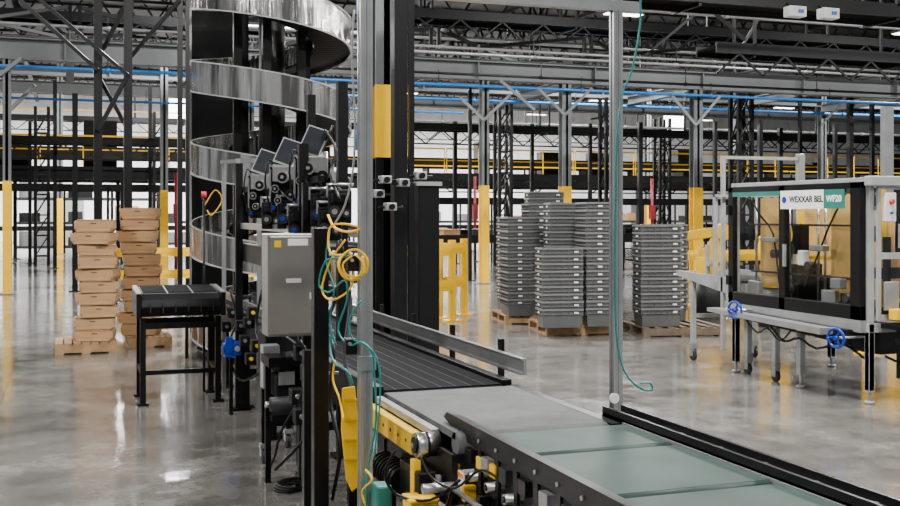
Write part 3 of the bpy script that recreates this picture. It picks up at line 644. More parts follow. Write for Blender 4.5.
# ------------------------------------------------ print heads over conveyor
fr=thing('overhead_support_frame','dark frame with rails above the conveyor side','frame',(1.4,6.5,0))
for y in (6.75,9.5):
    b=B('black'); b.box((1.36,y-.03,0),(1.42,y+.03,2.15)); b.box((1.33,y-.06,0),(1.45,y+.06,.02)); b.build('frame_post',fr)
b=B('alu'); b.box((1.40,6.45,1.58),(1.45,9.7,1.63)); b.build('frame_rail',fr)
b=B('black'); b.box((1.42,6.45,1.9),(1.46,9.7,1.94)); b.build('frame_rail',fr)
b=B('black'); b.box((1.42,6.45,1.3),(1.5,9.7,1.45)); b.build('frame_rail',fr)
def head(u,v,d):
    x,y,z=P(u,v,d)
    r=thing('print_head','black industrial print head with tilted screen and steel rollers','print head',(x,y,z),-.3,group='print heads over the conveyor')
    T=RX(-.4)@RY(.35)
    b=B('blackmatte'); b.box((-.075,-.01,-.105),(.075,.03,.105),T,(0,0,0)); b.build('display_back',r,w=False,bevel=.008)
    b=B('aluflat'); b.box((-.072,-.014,-.1),(.072,-.01,.1),T,(0,0,0)); b.build('display_bezel',r,w=False)
    b=B('screen'); b.box((-.064,-.018,-.085),(.064,-.014,.09),T,(0,0,0)); b.build('display_screen',r,w=False)
    b=B('black'); b.box((-.12,.03,-.42),(.1,.26,-.1)); b.box((-.03,.0,-.15),(.03,.06,.0)); b.build('body',r,w=False,bevel=.01)
    b=B('alu'); b.box((-.13,.0,-.34),(-.118,.2,-.08)); b.build('side_plate',r,w=False); b=B('alu'); b.box((.105,.0,-.40),(.115,.2,-.12)); b.build('side_plate',r,w=False)
    b=B('stainless'); b.prism([(-.06,-.1),(-.02,-.06),(.03,-.1),(.03,-.2),(-.06,-.2)],'x',-.1,.09); b.build('web_cover',r,w=False,bevel=.004)
    for (cx,cz,rr,m) in ((-.03,-.17,.042,'stainless'),(.06,-.22,.035,'black'),(-.08,-.25,.028,'stainless'),(.025,-.29,.034,'darkgrey'),(-.06,-.33,.025,'stainless'),(.075,-.33,.028,'stainless'),(.0,-.38,.03,'black')):
        b=B(m); b.cyl((cx,-.09,cz),(cx,.03,cz),rr,20); b.mat('black'); b.cyl((cx,-.098,cz),(cx,-.09,cz),rr*.75,16); b.mat('aluflat'); b.cyl((cx,-.102,cz),(cx,-.098,cz),rr*.3,8); b.build('roller',r,w=False)
    b=B('blue'); b.cyl((-.1,-.03,-.38),(-.1,.0,-.38),.016,12); b.build('adjustment_knob',r,w=False)
    b=B('black'); b.bar((-.12,-.02,-.1),(.1,-.06,-.3),.014); b.build('tension_arm',r,w=False)
    b=B('black'); b.tube([(.05,.1,-.1),(.07,.0,.0),(.1,-.02,.06),(.12,.06,.1),(.12,.2,-.1)],.008,6); b.build('head_cable',r,w=False)
    b=B('black'); b.tube([(-.1,.1,-.1),(-.13,-.03,-.05),(-.15,-.06,-.2),(-.12,-.05,-.38)],.007,6); b.build('head_cable',r,w=False)
for u,v,d in ((314,142,6.9),(288,153,7.5),(265,163,8.2)): head(u,v,d)
for i,(u,v,d) in enumerate(((340,205,6.45),(322,208,6.7),(306,211,7.0),(288,213,7.5),(272,214,8.0),(300,224,6.9),(330,222,6.5))):
    x,y,z=P(u,v,d); r=thing('feeder_module','compact black feeder module with round dials','feeder module',(x,y,z-.11),-.25,group='feeder modules')
    b=B('blackmatte'); b.box((-.07,-.08,0),(.07,.1,.2)); b.box((-.05,-.1,.12),(.06,-.08,.18)); b.build('body',r,w=False,bevel=.012)
    b=B('darkgrey'); b.cyl((-.03,-.12,.07),(-.03,-.08,.07),.035,18); b.mat('blue' if i%2 else 'aluflat'); b.cyl((-.03,-.128,.07),(-.03,-.12,.07),.017,14); b.build('dial',r,w=False)
    b=B('darkgrey'); b.cyl((.04,-.115,.06),(.04,-.08,.06),.026,16); b.mat('alu'); b.cyl((.04,-.12,.06),(.04,-.115,.06),.012,10); b.build('feed_wheel',r,w=False)
    b=B('alu'); b.box((-.08,-.06,.16),(-.07,.06,.24)); b.cyl((-.08,-.05,.23),(.08,-.05,.23),.01,8); b.build('support_rod',r,w=False)
for u,d,v0,w in ((342,7.6,82,.07),(311,8.2,95,.06),(399,9.6,-20,.12),(411,9.8,-20,.05)):
    x,y=D(u,d); b=B('black'); b.box((x-w/2,y-w/2,0),(x+w/2,y+w/2,Z(v0,d))); b.cb((x,y,.01),(w*2,w*2,.02)); b.build('machine_mast',label='black vertical mast beside the conveyor',category='post',group='machine masts')
x,y=D(426,10.8); bk=thing('control_pillar','tall black control pillar beside the conveyor','pillar',(x,y,0))
b=B('black'); b.cb((x,y,1.0),(.22,.2,1.98)); b.build('pillar_body',bk,bevel=.01); b=B('black'); b.cb((x,y,.01),(.34,.32,.02)); b.build('base_plate',bk)
b=B('aluflat'); b.box((x-.13,y-.12,1.99),(x+.13,y+.1,2.03)); b.cyl((x-.28,y,2.01),(x+.1,y,2.01),.02,10); b.build('scanner_bar',bk)
for u,v in ((385,178),(403,181),(420,174),(390,205),(378,192)):
    x,y,z=P(u,v,9.4); r=thing('scanner_unit','small silver and black scanner bracket on the mast','scanner',(x,y,z-.05),group='scanner units'); b=B('aluflat'); b.box((-.05,-.05,0),(.05,.05,.07)); b.build('housing',r,w=False,bevel=.008); b=B('black'); b.cyl((0,-.08,.035),(0,-.05,.035),.025,12); b.cyl((-.1,0,.03),(.12,.02,.03),.012,8); b.build('lens',r,w=False)
for u,d in ((224,10.2),(238,9.6),(259,9.4)):
    x,y=D(u,d); b=B('alu'); b.cb((x,y,1.1),(.035,.035,2.2)); b.cb((x,y,.01),(.12,.12,.02)); b.build('aluminium_stand',label='thin aluminium profile stand by the conveyor',category='stand',group='aluminium stands')
b=B('alu'); b.bar(P(222,162,10.2),P(262,160,9.4),.035); b.build('sensor_crossbar',label='aluminium crossbar joining the stands',category='crossbar')
b=B('alu'); b.bar(P(240,195,9.6),P(258,168,9.5),.03); b.build('sensor_crossbar',label='aluminium crossbar joining the stands',category='crossbar')
b=B('redbright'); x,y,z=P(204,195,10.4); b.cyl((x,y,z-.025),(x,y,z+.035),.025,12); b.mat('black'); b.cyl((x,y,0),(x,y,z-.025),.012,8); b.build('signal_beacon',label='red signal beacon on a slim black pole',category='beacon')
# ------------------------------------------------ spiral conveyor
sx,sy=D(272,13.2); sp=thing('spiral_conveyor','tall spiral conveyor with stainless guard flights and black core','spiral conveyor',(sx,sy,0))
R1,R0=.96,.5; pitch=.98; zb=.02; turns=5.3; A0=math.pi*.3
def addhel(name,m,ra,rb,za,z1,lab=None,steps=64):
    b=B(m); N=int(turns*steps); vs=[]; fs=[]
    for i in range(N+1):
        a=-(A0+2*math.pi*i/steps); z=zb+pitch*i/steps; ca,sa=math.cos(a),math.sin(a)
        for (r_,z_) in ((ra,za),(rb,za),(rb,z1),(ra,z1)): vs.append((sx+ca*r_,sy+sa*r_,max(.02,z+z_)))
    for i in range(N):
        for k in range(4): fs.append((i*4+k,i*4+(k+1)%4,(i+1)*4+(k+1)%4,(i+1)*4+k))
    fs+=[(0,1,2,3),(N*4+3,N*4+2,N*4+1,N*4)]
    b._a(vs,fs,False); b.build(name,sp,label=lab)
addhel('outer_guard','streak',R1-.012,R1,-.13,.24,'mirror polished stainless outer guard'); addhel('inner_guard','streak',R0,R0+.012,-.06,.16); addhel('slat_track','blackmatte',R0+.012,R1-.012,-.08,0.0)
addhel('guard_edge','lightgrey',R1,R1+.012,.23,.245); addhel('guard_edge','lightgrey',R1,R1+.012,-.135,-.12)
b=B('black'); b.cyl((sx,sy,0),(sx,sy,5.6),.16,20); b.build('core_column',sp)
for k in range(6):
    a=k*math.pi/3+.2; b=B('black'); px_,py_=sx+math.cos(a)*.44,sy+math.sin(a)*.44; b.box((px_-.05,py_-.05,0),(px_+.05,py_+.05,5.6)); b.build('core_post',sp)
for k in range(5):
    a=k*2*math.pi/5-.6; b=B('black'); px_,py_=sx+math.cos(a)*1.02,sy+math.sin(a)*1.02; b.box((px_-.02,py_-.02,0),(px_+.02,py_+.02,.7)); b.build('outer_support',sp)
b=B('black'); b.cyl((sx,sy,0),(sx,sy,.1),.9,28); b.build('base_ring',sp)
x,y=D(216,14.8); b=B('black'); b.box((x-.32,y-.1,0),(x+.32,y+.1,5.6)); b.box((x-.34,y-.14,0),(x-.28,y+.14,5.6)); b.box((x+.28,y-.14,0),(x+.34,y+.14,5.6)); b.build('black_duct_column',label='wide black steel duct column behind the spiral conveyor',category='column')
# ------------------------------------------------ short table conveyor
tx,ty=D(178,10.0); tb=thing('infeed_table','short black powered belt table on square legs','conveyor table',(tx,ty,0))
w2,l2=.37,.33
b=B('blackmatte'); pr=[(ty-l2+.06,.79),(ty-l2,.82),(ty-l2-.03,.88),(ty-l2,.945),(ty-l2+.08,.985),(ty+l2,1.02),(ty+l2,.8)]
b.prism(pr,'x',tx-w2+.02,tx+w2-.02); b.build('belt_bed',tb,bevel=.01)
b=B('aluflat'); b.prism([(ty-l2+.1,.99),(ty+l2,1.023),(ty+l2,1.028),(ty-l2+.1,.996)],'x',tx-w2+.04,tx+w2-.04); b.build('top_plate',tb)
for i in range(3): B('beltdark').prism([(ty-l2+.1,.996),(ty+l2,1.028),(ty+l2,1.034),(ty-l2+.1,1.002)],'x',tx-w2+.045+i*.222,tx-w2+.25+i*.222).build('belt_strip',tb)
for k in (-1,1):
    b=B('black'); b.box((tx+k*w2-.02,ty-l2-.02,.79),(tx+k*w2+.02,ty+l2,1.0)); b.build('side_plate',tb,bevel=.005)
    b=B('aluflat'); b.prism([(ty-l2-.02,1.0),(ty+l2,1.0),(ty+l2,1.035),(ty-l2-.02,1.005)],'x',tx+k*w2-.02,tx+k*w2+.02); b.build('edge_trim',tb)
for i in range(6): b=B('darkgrey'); k=tx-w2+.1+i*.11; b.box((k-.004,ty-l2-.034,.83),(k+.004,ty-l2-.02,.92)); b.build('belt_seam',tb)
for kx in (-1,1):
    for ky in (-1,1): b=B('black'); b.cb((tx+kx*(w2-.04),ty+ky*(l2-.06),.39),(.05,.05,.78)); b.cb((tx+kx*(w2-.04),ty+ky*(l2-.06),.01),(.1,.1,.02)); b.build('leg',tb)
boxes(tb,'cross_brace','black',[((tx-w2+.04,ty+ky*(l2-.06)-.02,.68),(tx+w2-.04,ty+ky*(l2-.06)+.02,.73)) for ky in (-1,1)]+[((tx-w2+.04,ty-l2+.04,.27),(tx+w2-.04,ty-l2+.08,.31)),((tx-w2+.02,ty-l2+.08,.27),(tx-w2+.06,ty+l2-.06,.31)),((tx+w2-.06,ty-l2+.08,.27),(tx+w2-.02,ty+l2-.06,.31))])
# ------------------------------------------------ clutter on left flank of conveyor
x,y,z=P(231,347,9.2); r=thing('electric_motor','blue electric gear motor under the conveyor','motor',(x,y,z-.09)); r.scale=(.6,.6,.65)
b=B('blue'); b.cyl((-.03,-.06,.13),(-.03,.12,.13),.085,20); b.cyl((-.03,-.075,.13),(-.03,-.06,.13),.06,20); b.cb((-.03,0,.24),(.1,.1,.06)); b.cb((-.03,.0,.03),(.13,.16,.03)); b.build('motor_body',r,w=False)
b=B('blue'); b.cb((.08,.0,.12),(.1,.14,.18)); b.mat('lightgrey'); b.cyl((.08,-.09,.12),(.08,-.07,.12),.04,14); b.build('gearbox',r,w=False,bevel=.01)
b=B('black'); b.cb((0,0,-(z-.09)/1.3),(.05,.05,(z-.09)/.65)); b.build('stand',r,w=False)
x,y,z=P(270,366,7.0); r=thing('junction_box','light grey electrical junction box under the conveyor','junction box',(x,y,z-.14)); b=B('lightgrey'); b.box((-.055,-.05,0),(.055,.05,.28)); b.build('body',r,w=False,bevel=.006); b=B('black'); b.cyl((0,-.06,.2),(0,-.05,.2),.012,10); b.build('latch',r,w=False)
def legrig(u,d,ztop):
    x,y=D(u,d); r=thing('caster_stand','black steel equipment stand on caster','stand',(x,y,0),group='caster stands')
    b=B('black'); b.cb((x,y,(ztop+.14)/2),(.035,.035,ztop-.14)); b.box((x-.03,y-.03,ztop-.06),(x+.42,y+.03,ztop)); b.box((x-.02,y-.02,.25),(x+.40,y+.02,.3)); b.build('stand_frame',r)
    b=B('lightgrey'); b.cb((x,y,.12),(.06,.06,.03)); b.box((x-.025,y-.03,.05),(x-.018,y+.03,.12)); b.box((x+.018,y-.03,.05),(x+.025,y+.03,.12)); b.build('caster_fork',r)
    b=B('darkgrey'); b.cyl((x-.015,y,.05),(x+.015,y,.05),.05,16); b.build('caster_wheel',r)
legrig(264,7.4,.62); legrig(288,7.9,.7); legrig(240,9.6,.72); legrig(290,8.4,.7)
x,y,z=P(285,385,6.9); dv=thing('drive_assembly','black conveyor drive assembly with brackets and shaft','drive unit',(x,y,0))
boxes(dv,'bracket_plate','black',[((x-.13,y-.15,.75),(x+.13,y+.15,.81)),((x-.1,y-.1,.4),(x+.14,y+.12,.44))])
b=B('blackmatte'); b.cb((x+.02,y,.62),(.2,.24,.14)); b.build('gear_case',dv,bevel=.01)
b=B('darkgrey'); b.cyl((x-.12,y-.14,.52),(x+.14,y-.14,.52),.045,16); b.mat('alu'); b.cyl((x-.15,y-.14,.52),(x-.12,y-.14,.52),.02,12); b.build('drive_shaft',dv)
for q in (-.11,.12): B('black').bar((x+q,y,0),(x+q,y,.8),.035).build('stand_leg',dv)
b=B('aluflat'); b.cb((x-.02,y-.16,.68),(.1,.01,.08)); b.build('cover_plate',dv)
x,y,z=P(285,345,7.3); dh=thing('drive_housing','dark gearbox housing on the conveyor side','drive unit',(x,y,0)); b=B('blackmatte'); b.box((x-.15,y-.1,.66),(x+.2,y+.2,.92)); b.build('housing',dh,bevel=.01)
b=B('alu'); b.cyl((x-.1,y-.13,.8),(x-.1,y-.1,.8),.03,12); b.build('shaft_end',dh); b=B('alu'); b.cyl((x+.05,y-.13,.75),(x+.05,y-.1,.75),.02,12); b.build('shaft_end',dh); b=B('blackmatte'); b.bar((x+.1,y,0),(x+.1,y,.66),.04); b.build('stand_leg',dh)
for i,(u,v,d) in enumerate(((240,325,9.0),(252,312,8.6),(262,332,8.2),(246,300,9.6),(232,312,9.8),(256,345,8.0),(226,326,9.9),(300,352,6.6),(296,395,6.4),(308,372,6.0),(236,296,10.3),(248,322,8.9),(268,318,7.9),(250,358,8.4),(244,340,8.8),(300,415,6.3))):
    x,y,z=P(u,v,d); r=thing('sensor_bracket','small sensor and bracket clamped on the conveyor side','sensor',(x,y,z-.05),group='side sensors'); b=B('blackmatte'); b.box((-.035,-.05,0),(.04,.05,.09)); b.build('sensor_body',r,w=False,bevel=.005); b=B('yellow' if i%4==1 else 'alu'); b.cyl((0,-.07,.05),(0,-.05,.05),.015,10); b.build('sensor_eye',r,w=False); b=B('alu'); b.box((.04,-.012,.03),(max(.06,1.42-x),.012,.045)); b.build('sensor_arm',r,w=False)
gd=thing('yellow_guard_cover','long yellow slanted machine guard cover','guard cover',P(350,500,4.9))
b=B('yellow'); pts=[(342,388),(355,386),(359,440),(359,486),(352,492),(346,480),(341,430)]
f=[P(u,v,4.85) for u,v in pts]; k=[P(u,v,4.93) for u,v in pts]; b.loft([f,k],True,True); b.build('cover_shell',gd,bevel=.004)
for v in (400,420,440,460): B('yellowdull').bar(P(344,v,4.845),P(357,v,4.845),.01).build('cover_rib',gd)
b=B('black'); b.bar(P(352,470,4.9),P(352,590,4.9),.04); b.build('cover_stand',gd)
def hose(pts,r,m,lab,nm='air_hose',cat='hose',grp='pneumatic hoses'):
    b=B(m); b.tube([P(*p) for p in pts],r,7,sm=4); b.build(nm,label=lab,category=cat,group=grp)
Y='yellow sensor cable looping between conveyor posts'
T='teal pneumatic hose hanging by the conveyor posts'
K='black power cable hanging under the conveyor'
def yc(pts,r=.006): hose(pts,r,'yellow',Y,'sensor_cable','cable','yellow cables')
def kc(pts,r=.01): hose(pts,r,'black',K,'power_cable','cable','black cables')
yc([(328,215,5.1),(335,228,5.0),(350,232,4.8),(362,228,4.75)])
yc([(350,250,4.75),(338,262,4.75),(345,278,4.75),(362,278,4.75),(368,262,4.72),(358,250,4.72),(345,253,4.72),(339,266,4.7),(350,280,4.7),(364,272,4.7),(362,256,4.7)],.0055)
yc([(352,256,4.68),(343,264,4.68),(347,275,4.68),(359,276,4.68),(363,264,4.66),(356,255,4.66)],.0045)
yc([(345,240,4.8),(330,262,4.9),(322,290,4.95),(333,300,4.9),(352,285,4.8),(350,250,4.8)],.0045)
yc([(335,360,4.9),(333,380,4.9),(340,400,4.85),(343,420,4.8)],.005)
yc([(345,255,4.8),(330,252,4.9),(330,228,4.95),(345,224,4.9),(368,230,4.9)],.005)
yc([(366,470,4.7),(372,480,4.65),(362,492,4.7),(368,510,4.7)],.005)
hose([(352,255,4.7),(338,258,4.8),(325,262,4.85),(319,285,4.9),(330,292,4.85),(345,280,4.75),(347,300,4.75),(338,330,4.8),(350,345,4.75),(362,342,4.7),(372,352,4.7),(374,370,4.7),(376,420,4.7),(368,470,4.7),(366,520,4.7)],.0045,'teal',T)
hose([(362,300,4.68),(350,318,4.7),(352,338,4.7),(366,345,4.68),(378,362,4.68),(380,400,4.68),(374,460,4.68)],.004,'teal',T)
hose([(333,330,4.9),(330,345,4.9),(334,362,4.85),(348,372,4.8),(353,385,4.8)],.005,'teal',T)
hose([(330,232,4.95),(326,260,4.95),(334,290,4.9),(330,320,4.95),(336,345,4.9)],.004,'teal',T)
hose([(354,10,4.8),(352,60,4.8),(355,120,4.8),(353,170,4.8),(345,205,4.85),(334,225,4.95)],.005,'lightgrey','grey cable running along the aluminium post','sensor_cable','cable')
hose([(358,0,4.9),(360,80,4.9),(357,150,4.9)],.008,'bluepipe','blue air line along the aluminium post')
kc([(340,240,5.6),(350,300,5.6),(345,360,5.4),(355,420,5.3),(350,520,5.2)],.012)
kc([(300,340,6.2),(312,370,6.2),(300,400,6.2),(310,430,6.2),(275,470,6.3)])
kc([(395,450,4.4),(385,475,4.4),(398,495,4.4),(430,500,4.3),(460,480,4.2)],.006)
kc([(420,455,4.3),(432,478,4.25),(455,488,4.2),(480,470,4.1),(500,480,4.0)],.005)
kc([(230,290,9.6),(236,320,9.4),(228,350,9.3),(240,380,9.2),(262,372,8.2)],.01)
kc([(335,300,5.2),(326,330,5.3),(334,350,5.2),(330,400,5.2),(340,450,5.1),(332,500,5.1)],.01)
kc([(262,290,8),(256,330,8),(268,350,7.6),(280,335,7.2),(298,345,6.8)],.01)
kc([(300,400,6.5),(282,430,6.5),(275,455,6.6),(270,468,7.0)],.008)
kc([(305,180,6.8),(320,195,6.6),(332,185,6.4),(340,200,6.3)],.009); kc([(280,190,7.4),(292,200,7.2),(300,188,7.0)],.008)
kc([(325,130,6.9),(336,150,6.8),(330,175,6.7),(345,195,6.4)],.009); kc([(298,145,7.4),(306,165,7.3),(300,185,7.2)],.009)
hose([(398,235,10),(394,270,10),(399,300,10),(396,318,10)],.012,'bluepipe','blue hose on the black mast')
yc([(205,205,10.3),(215,190,10.3),(222,200,10.2),(212,215,10.2),(207,210,10.2)],.006)
b=B('black'); x,y=FL(290,490)
for k in range(3): b.ring((x+k*.02,y,.012+k*.014),(0,0,1),.1+.01*k,.008)
b.build('cable_coil',label='coil of black cable lying on the concrete floor',category='cable coil')
for (u,v) in ((352,262),(350,345),(372,368)):
    x,y,z=P(u,v,4.78); r=thing('valve_block','small black pneumatic valve block on the post','valve block',(x,y,z-.04),group='valve blocks'); b=B('black'); b.box((-.025,-.03,0),(.025,.03,.07)); b.build('block',r,w=False,bevel=.004); b=B('alu'); b.cyl((-.01,-.045,.05),(-.01,-.03,.05),.008,8); b.build('fitting',r,w=False)
# ------------------------------------------------ CASE ERECTOR MACHINE
MX=6.7; y0,y1=7.93,10.0; z0,z1=.75,2.0
ma=thing('case_erector','large case erector machine with black framed clear guard doors','packaging machine',(7.4,9,0))
t=.09
b=B('black'); b.box((MX,y0,z0),(MX+.06,y1,z0+.13)); b.box((MX,y0,z1-.06),(MX+.06,y1,z1)); b.box((MX,y0,z0),(MX+.06,y0+t+.05,z1)); b.box((MX,y1-t,z0),(MX+.06,y1,z1)); b.box((MX,9.02,z0),(MX+.06,9.12,z1)); b.build('door_frame',ma,bevel=.006,label='thick black guard door frame')
b=B('plexi'); b.box((MX+.025,y0+.14,z0+.13),(MX+.032,9.02,z1-.06)); b.build('guard_window',ma)
b=B('plexi'); b.box((MX+.025,9.12,z0+.13),(MX+.032,y1-t,z1-.06)); b.build('guard_window',ma)
def yu(u): return ATX(u,MX)[0]
b=B('labelwhite'); b.box((MX-.008,yu(824),1.76),(MX-.002,yu(781),1.94)); b.build('brand_plate',ma,label='white sign plate')
b=B('green'); b.box((MX-.008,yu(845),1.76),(MX-.002,yu(824.3),1.94)); b.build('model_plate',ma,label='dark teal model plate')
b=B('green'); b.box((MX-.006,yu(780),1.895),(MX-.002,yu(733),1.94)); b.build('sign_strip',ma,label='dark green strip')
def tm(y,z): return Matrix(((0,0,-1,MX-.009),(-1,0,0,y),(0,1,0,z),(0,0,0,1)))
text('WEXXAR BEL','lettering',.083,'black',tm(yu(806.5),1.85),ma,off=.03)
text('WF20','lettering',.085,'labelwhite',tm(yu(834.5),1.85),ma,off=.03)
b=B('blue'); yy=yu(785); b.cyl((MX-.014,yy,1.85),(MX-.008,yy,1.85),.032,18); b.build('emblem_disc',ma)
for zz in (1.0,1.75): b=B('black'); b.cb((MX-.015,y1-.03,zz),(.03,.05,.1)); b.build('door_hinge',ma)
b=B('aluflat'); b.cb((MX-.02,9.0,1.3),(.025,.03,.22)); b.build('door_handle',ma)
for (px_,py_) in ((MX+.1,y0),(MX+1.35,y0),(MX+.1,y1),(MX+1.35,y1)):
    b=B('lightgrey'); b.box((px_-.03,py_-.03,.1),(px_+.03,py_+.03,2.03)); b.build('frame_post',ma,bevel=.005)
bl=[]
for yy in (y0,y1): bl+=[((MX+.06,yy-.03,1.99),(MX+1.38,yy+.03,2.04)),((MX+.06,yy-.03,.64),(MX+1.38,yy+.03,.72))]
for xx in (MX+.1,MX+1.35): bl+=[((xx-.03,y0,1.99),(xx+.03,y1,2.04)),((xx-.03,y0,.64),(xx+.03,y1,.72))]
boxes(ma,'frame_rail','lightgrey',bl,.004)
boxes(ma,'end_guard_bar','lightgrey',[((MX+.14,y0-.06,.75),(MX+.18,y0-.03,2.0)),((MX+.55,y0-.06,.75),(MX+.6,y0-.03,2.0)),((MX+.18,y0-.06,1.3),(MX+.55,y0-.03,1.36)),((MX+.18,y0-.06,.75),(MX+.55,y0-.03,.8)),((MX+.18,y0-.06,1.93),(MX+.55,y0-.03,2.0))],.004)
b=B('plexi'); b.box((MX+.18,y0-.045,.8),(MX+.55,y0-.04,1.93)); b.build('end_window',ma)
b=B('white'); b.box((MX+.2,y0-.09,1.64),(MX+.32,y0-.05,1.9)); b.build('control_panel',ma,bevel=.006); b=B('redbright'); b.cyl((MX+.26,y0-.12,1.82),(MX+.26,y0-.09,1.82),.022,14); b.build('stop_button',ma)
b=B('blue'); b.cyl((MX+.26,y0-.11,1.72),(MX+.26,y0-.09,1.72),.012,10); b.build('push_button',ma)
b=B('lightgrey'); b.box((MX+.02,y0-.1,1.96),(MX+.5,y0-.02,2.05)); b.build('corner_cover',ma,bevel=.01)
boxes(ma,'end_cover','aluflat',[((MX+.36,y0-.08,1.4),(MX+.54,y0-.06,1.62)),((MX+.2,y0-.08,.84),(MX+.36,y0-.06,1.1))],.005)
boxes(ma,'end_mechanism','black',[((MX+.22,y0+.0,1.12),(MX+.52,y0+.1,1.22)),((MX+.3,y0+.0,.9),(MX+.34,y0+.06,1.5)),((MX+.44,y0-.0,1.3),(MX+.5,y0+.06,1.9))])
b=B('aluflat'); b.prism([(y0,.64),(y1+.05,.7),(y1+.05,.76),(y0,.75)],'x',MX+.0,MX+.06); b.build('lower_skirt',ma)
b=B('black'); b.prism([(y0+.1,.52),(y1-.2,.62),(y1-.2,.70),(y0+.1,.66)],'x',MX-.06,MX+.0); b.build('adjustment_rail',ma,bevel=.004)
b=B('aluflat'); b.prism([(y0+.3,.6),(y1+.1,.66),(y1+.1,.7),(y0+.3,.66)],'x',MX-.2,MX-.06); b.build('drip_tray',ma)
b=B('yellow'); b.box((MX-.066,8.5,.58),(MX-.061,8.75,.62)); b.build('caution_strip',ma)
for uu,vv in ((836,338),(735,310)):
    yy,dd=ATX(uu,MX-.2); zz=Z(vv,dd)
    b=B('blue'); b.ring((MX-.2,yy,zz),(1,.25,.1),.085,.013)
    for k in range(3): a=k*2.1; b.bar((MX-.2,yy,zz),(MX-.2-math.cos(a)*.02,yy+math.cos(a)*.083,zz+math.sin(a)*.083),.014)
    b.cyl((MX-.22,yy,zz),(MX-.18,yy,zz),.022,12); b.cyl((MX-.26,yy+.05,zz),(MX-.2,yy+.05,zz),.01,8); b.build('handwheel',ma,label='blue handwheel')
    b=B('alu'); b.cyl((MX-.18,yy,zz),(MX+.2,yy,zz),.012,8); b.build('handwheel_shaft',ma)
# interior
for (a,bb,c_,d_,e,f_) in ((.3,8.36,.95,.33,8.7,1.9),(.62,8.7,1.15,.66,9.0,1.85),(.3,9.5,.95,.33,9.84,1.88),(.8,9.2,.9,.85,9.9,1.78),(.5,8.12,1.0,.53,8.3,1.9)):
    B('tan').box((MX+a,bb,c_),(MX+d_,e,f_)).build('carton_magazine',ma,label='tan panel behind the guard')
for i in range(9): B('cardside' if i%2 else 'card').box((MX+.75+i*.035,8.1,.9),(MX+.775+i*.035,9.05,1.75)).build('carton_blank',ma)
boxes(ma,'inner_frame','yellow',[((MX+.4,8.1,.85),(MX+.44,8.14,1.95)),((MX+1.1,9.1,.85),(MX+1.16,9.16,1.95)),((MX+.44,9.34,.85),(MX+.48,9.38,1.8)),((MX+.42,8.76,.85),(MX+.46,8.8,1.9)),((MX+.42,8.8,1.25),(MX+.46,9.34,1.29))])
for q in (8.3,8.75,8.85,9.3,9.45,9.87): B('stainless').cyl((MX+.27,q,.84),(MX+.27,q,1.95),.013,8).build('guide_rod',ma)
for zz in (1.1,1.6): B('darkgrey').bar((MX+.23,8.1,zz),(MX+.23,9.9,zz),.02).build('cross_rail',ma)
b=B('black'); b.box((MX+.2,8.05,.78),(MX+1.2,9.9,.84)); b.build('machine_bed',ma)
for (a,bb,c_,d_,e,f_,m) in ((.4,8.82,.84,.6,9.0,1.1,'black'),(.3,9.2,.84,.6,9.32,1.2,'black'),(.25,8.15,1.45,.38,8.28,1.6,'darkgrey'),(.3,9.18,1.3,.42,9.3,1.6,'black'),(.14,8.45,.84,.2,8.65,.98,'aluflat'),(.14,9.65,.84,.2,9.85,1.0,'aluflat'),(.12,8.9,1.2,.2,8.98,1.35,'bulkwhite'),(.12,8.35,1.0,.2,8.5,1.1,'steelgrey'),(.12,8.6,1.35,.2,8.8,1.41,'aluflat'),(.12,9.35,1.42,.2,9.6,1.47,'aluflat')):
    B(m).box((MX+a,bb,c_),(MX+d_,e,f_)).build('inner_mechanism',ma,bevel=.01)
for yy,zz in ((8.3,.92),(8.85,1.2),(9.4,1.3),(9.2,.95)): B('darkgrey').cyl((MX+.13,yy,zz),(MX+.22,yy,zz),.045,16).build('drive_roller',ma)
for (pa) in ([(MX+.14,8.3,1.9),(MX+.12,8.5,1.6),(MX+.14,8.7,1.3),(MX+.14,8.9,1.0)],[(MX+.14,9.8,1.9),(MX+.12,9.6,1.7),(MX+.14,9.4,1.5),(MX+.14,9.3,1.0)]):
    b=B('black'); b.tube(pa,.01,7); b.build('inner_cable',ma)
boxes(ma,'lower_gearbox','blackmatte',[((MX+.3,y0+.1,.42),(MX+1.3,y0+.5,.62)),((MX+.9,y0+.5,.4),(MX+1.3,y1-.1,.62))])
for (px_,py_) in ((MX+.1,y0),(MX+1.35,y0),(MX+.1,y1),(MX+1.35,y1),(MX+.1,8.9)):
    b=B('lightgrey'); b.box((px_-.03,py_-.03,.12),(px_+.03,py_+.03,.64)); b.cyl((px_,py_,.02),(px_,py_,.14),.015,8); b.cyl((px_,py_,0),(px_,py_,.025),.045,14); b.build('leveling_leg',ma)
def cast(px_,py_,par):
    b=B('darkgrey'); b.cyl((px_-.018,py_,.055),(px_+.018,py_,.055),.055,18); b.build('caster_wheel',par)
    b=B('aluflat'); b.box((px_-.03,py_-.03,.05),(px_-.022,py_+.03,.15)); b.box((px_+.022,py_-.03,.05),(px_+.03,py_+.03,.15)); b.box((px_-.035,py_-.035,.14),(px_+.035,py_+.035,.2)); b.build('caster_fork',par)
cast(MX+.1,9.3,ma); cast(MX+.15,9.85,ma)
boxes(ma,'caster_post','lightgrey',[((MX+.07,9.27,.2),(MX+.13,9.33,.64)),((MX+.12,9.82,.2),(MX+.18,9.88,.64))])
b=B('black'); b.box((MX+.42,y0-.25,.0),(MX+.47,y0-.2,.75)); b.box((MX+.2,y0-.25,.55),(MX+.9,y0-.2,.6)); b.box((MX+.2,y0-.25,.68),(MX+1.3,y0+.0,.72)); b.bar((MX+.25,y0-.22,.25),(MX+.25,y0-.22,.68),.05); b.bar((MX+.1,y0-.2,.45),(MX+.45,y0-.22,.3),.02); b.build('outfeed_stand',ma)
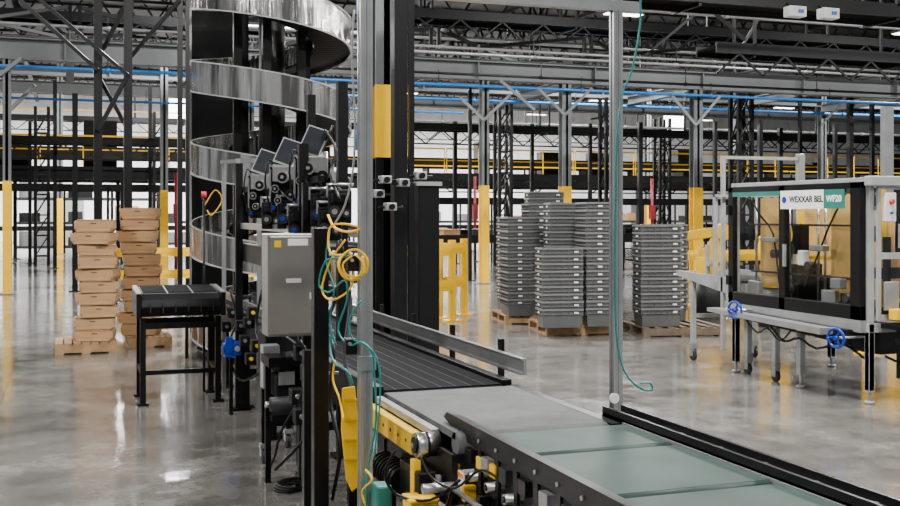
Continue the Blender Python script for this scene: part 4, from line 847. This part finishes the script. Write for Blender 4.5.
B('yellow').box((MX+.22,y0-.2,.76),(MX+.5,y0-.1,.86)).build('outfeed_guard',ma,bevel=.01,label='yellow guard block')
B('black').cyl((MX+.3,y0-.24,.92),(MX+.55,y0-.24,.92),.035,14).build('outfeed_roller',ma)
fx0,fx1,fy,fz=6.87,7.9,10.35,2.36
boxes(ma,'magazine_frame','lightgrey',[((fx0-.02,fy-.02,.2),(fx0+.02,fy+.02,fz)),((fx1-.02,fy-.02,.7),(fx1+.02,fy+.02,fz)),((fx0+.02,fy-.02,fz-.035),(fx1-.02,fy+.02,fz)),((fx0-.12,fy-.02,.95),(fx0-.08,fy+.02,1.9)),((fx0-.12,fy-.06,1.9),(fx1,fy-.02,1.93))])
b=B('aluflat'); b.box((fx1-.04,fy-.04,1.95),(fx1+.04,fy+.04,fz+.04)); b.build('lifting_cylinder',ma,bevel=.01)
for xa in (6.85,7.7): B('lightgrey').prism([(10.05,.8),(11.3,.98),(11.3,1.04),(10.05,1.0)],'x',xa,xa+.04).build('magazine_table_rail',ma)
boxes(ma,'magazine_table_bar','lightgrey',[((6.89,11.26,.96),(7.7,11.3,1.03)),((6.85,10.6,1.12),(7.3,10.64,1.16)),((6.86,10.66,.95),(6.9,10.7,1.36)),((7.2,10.6,.95),(7.24,10.64,1.12))])
b=B('black'); b.box((6.95,10.1,.95),(7.65,11.2,.98)); b.build('magazine_bed',ma)
boxes(ma,'magazine_guide','yellow',[((7.0,10.5,1.18),(7.5,10.56,1.26)),((7.0,10.8,.99),(7.05,11.1,1.2))])
boxes(ma,'magazine_leg','lightgrey',[((6.86,10.96,.2),(6.91,11.01,.95)),((7.7,10.96,.2),(7.75,11.01,.95)),((6.91,10.97,.5),(7.7,11.0,.54))]); cast(6.885,10.985,ma); cast(7.725,10.985,ma)
b=B('black'); b.tube([(MX-.05,9.2,.6),(MX-.03,9.0,.45),(MX,8.8,.5),(MX+.05,8.6,.42),(MX+.1,8.3,.5),(MX+.1,8.0,.4)],.012,7); b.build('cable_bundle',ma)
b=B('black'); b.tube([(MX+.0,9.7,.62),(MX+.02,9.5,.48),(MX,9.3,.55),(MX+.0,9.1,.44),(MX+.0,8.9,.58)],.009,7); b.build('cable_bundle',ma)
x,y=D(887,16); b=B('steelgrey'); b.box((x-.07,y-.06,0),(x+.07,y+.06,3.3)); b.cb((x,y,.01),(.3,.3,.02)); b.build('riser_duct',label='grey vertical riser duct behind the machine',category='duct')
for i,(u,d) in enumerate(((868,13.2),(893,15.0))):
    x,y=D(u,d); guard(x,y,1.0,.3,1.35,'yellow steel machine guard rail')
robot(775,16.5,2.2)
# ------------------------------------------------ camera
cam=bpy.data.cameras.new('camera'); cam.sensor_width=36; cam.lens=36*F/900; cam.shift_y=-(253-HY)/900; cam.clip_end=300
co=bpy.data.objects.new('camera',cam); COL.objects.link(co); co.location=(0,0,H); co.rotation_euler=(math.pi/2,0,-YAW); bpy.context.scene.camera=co
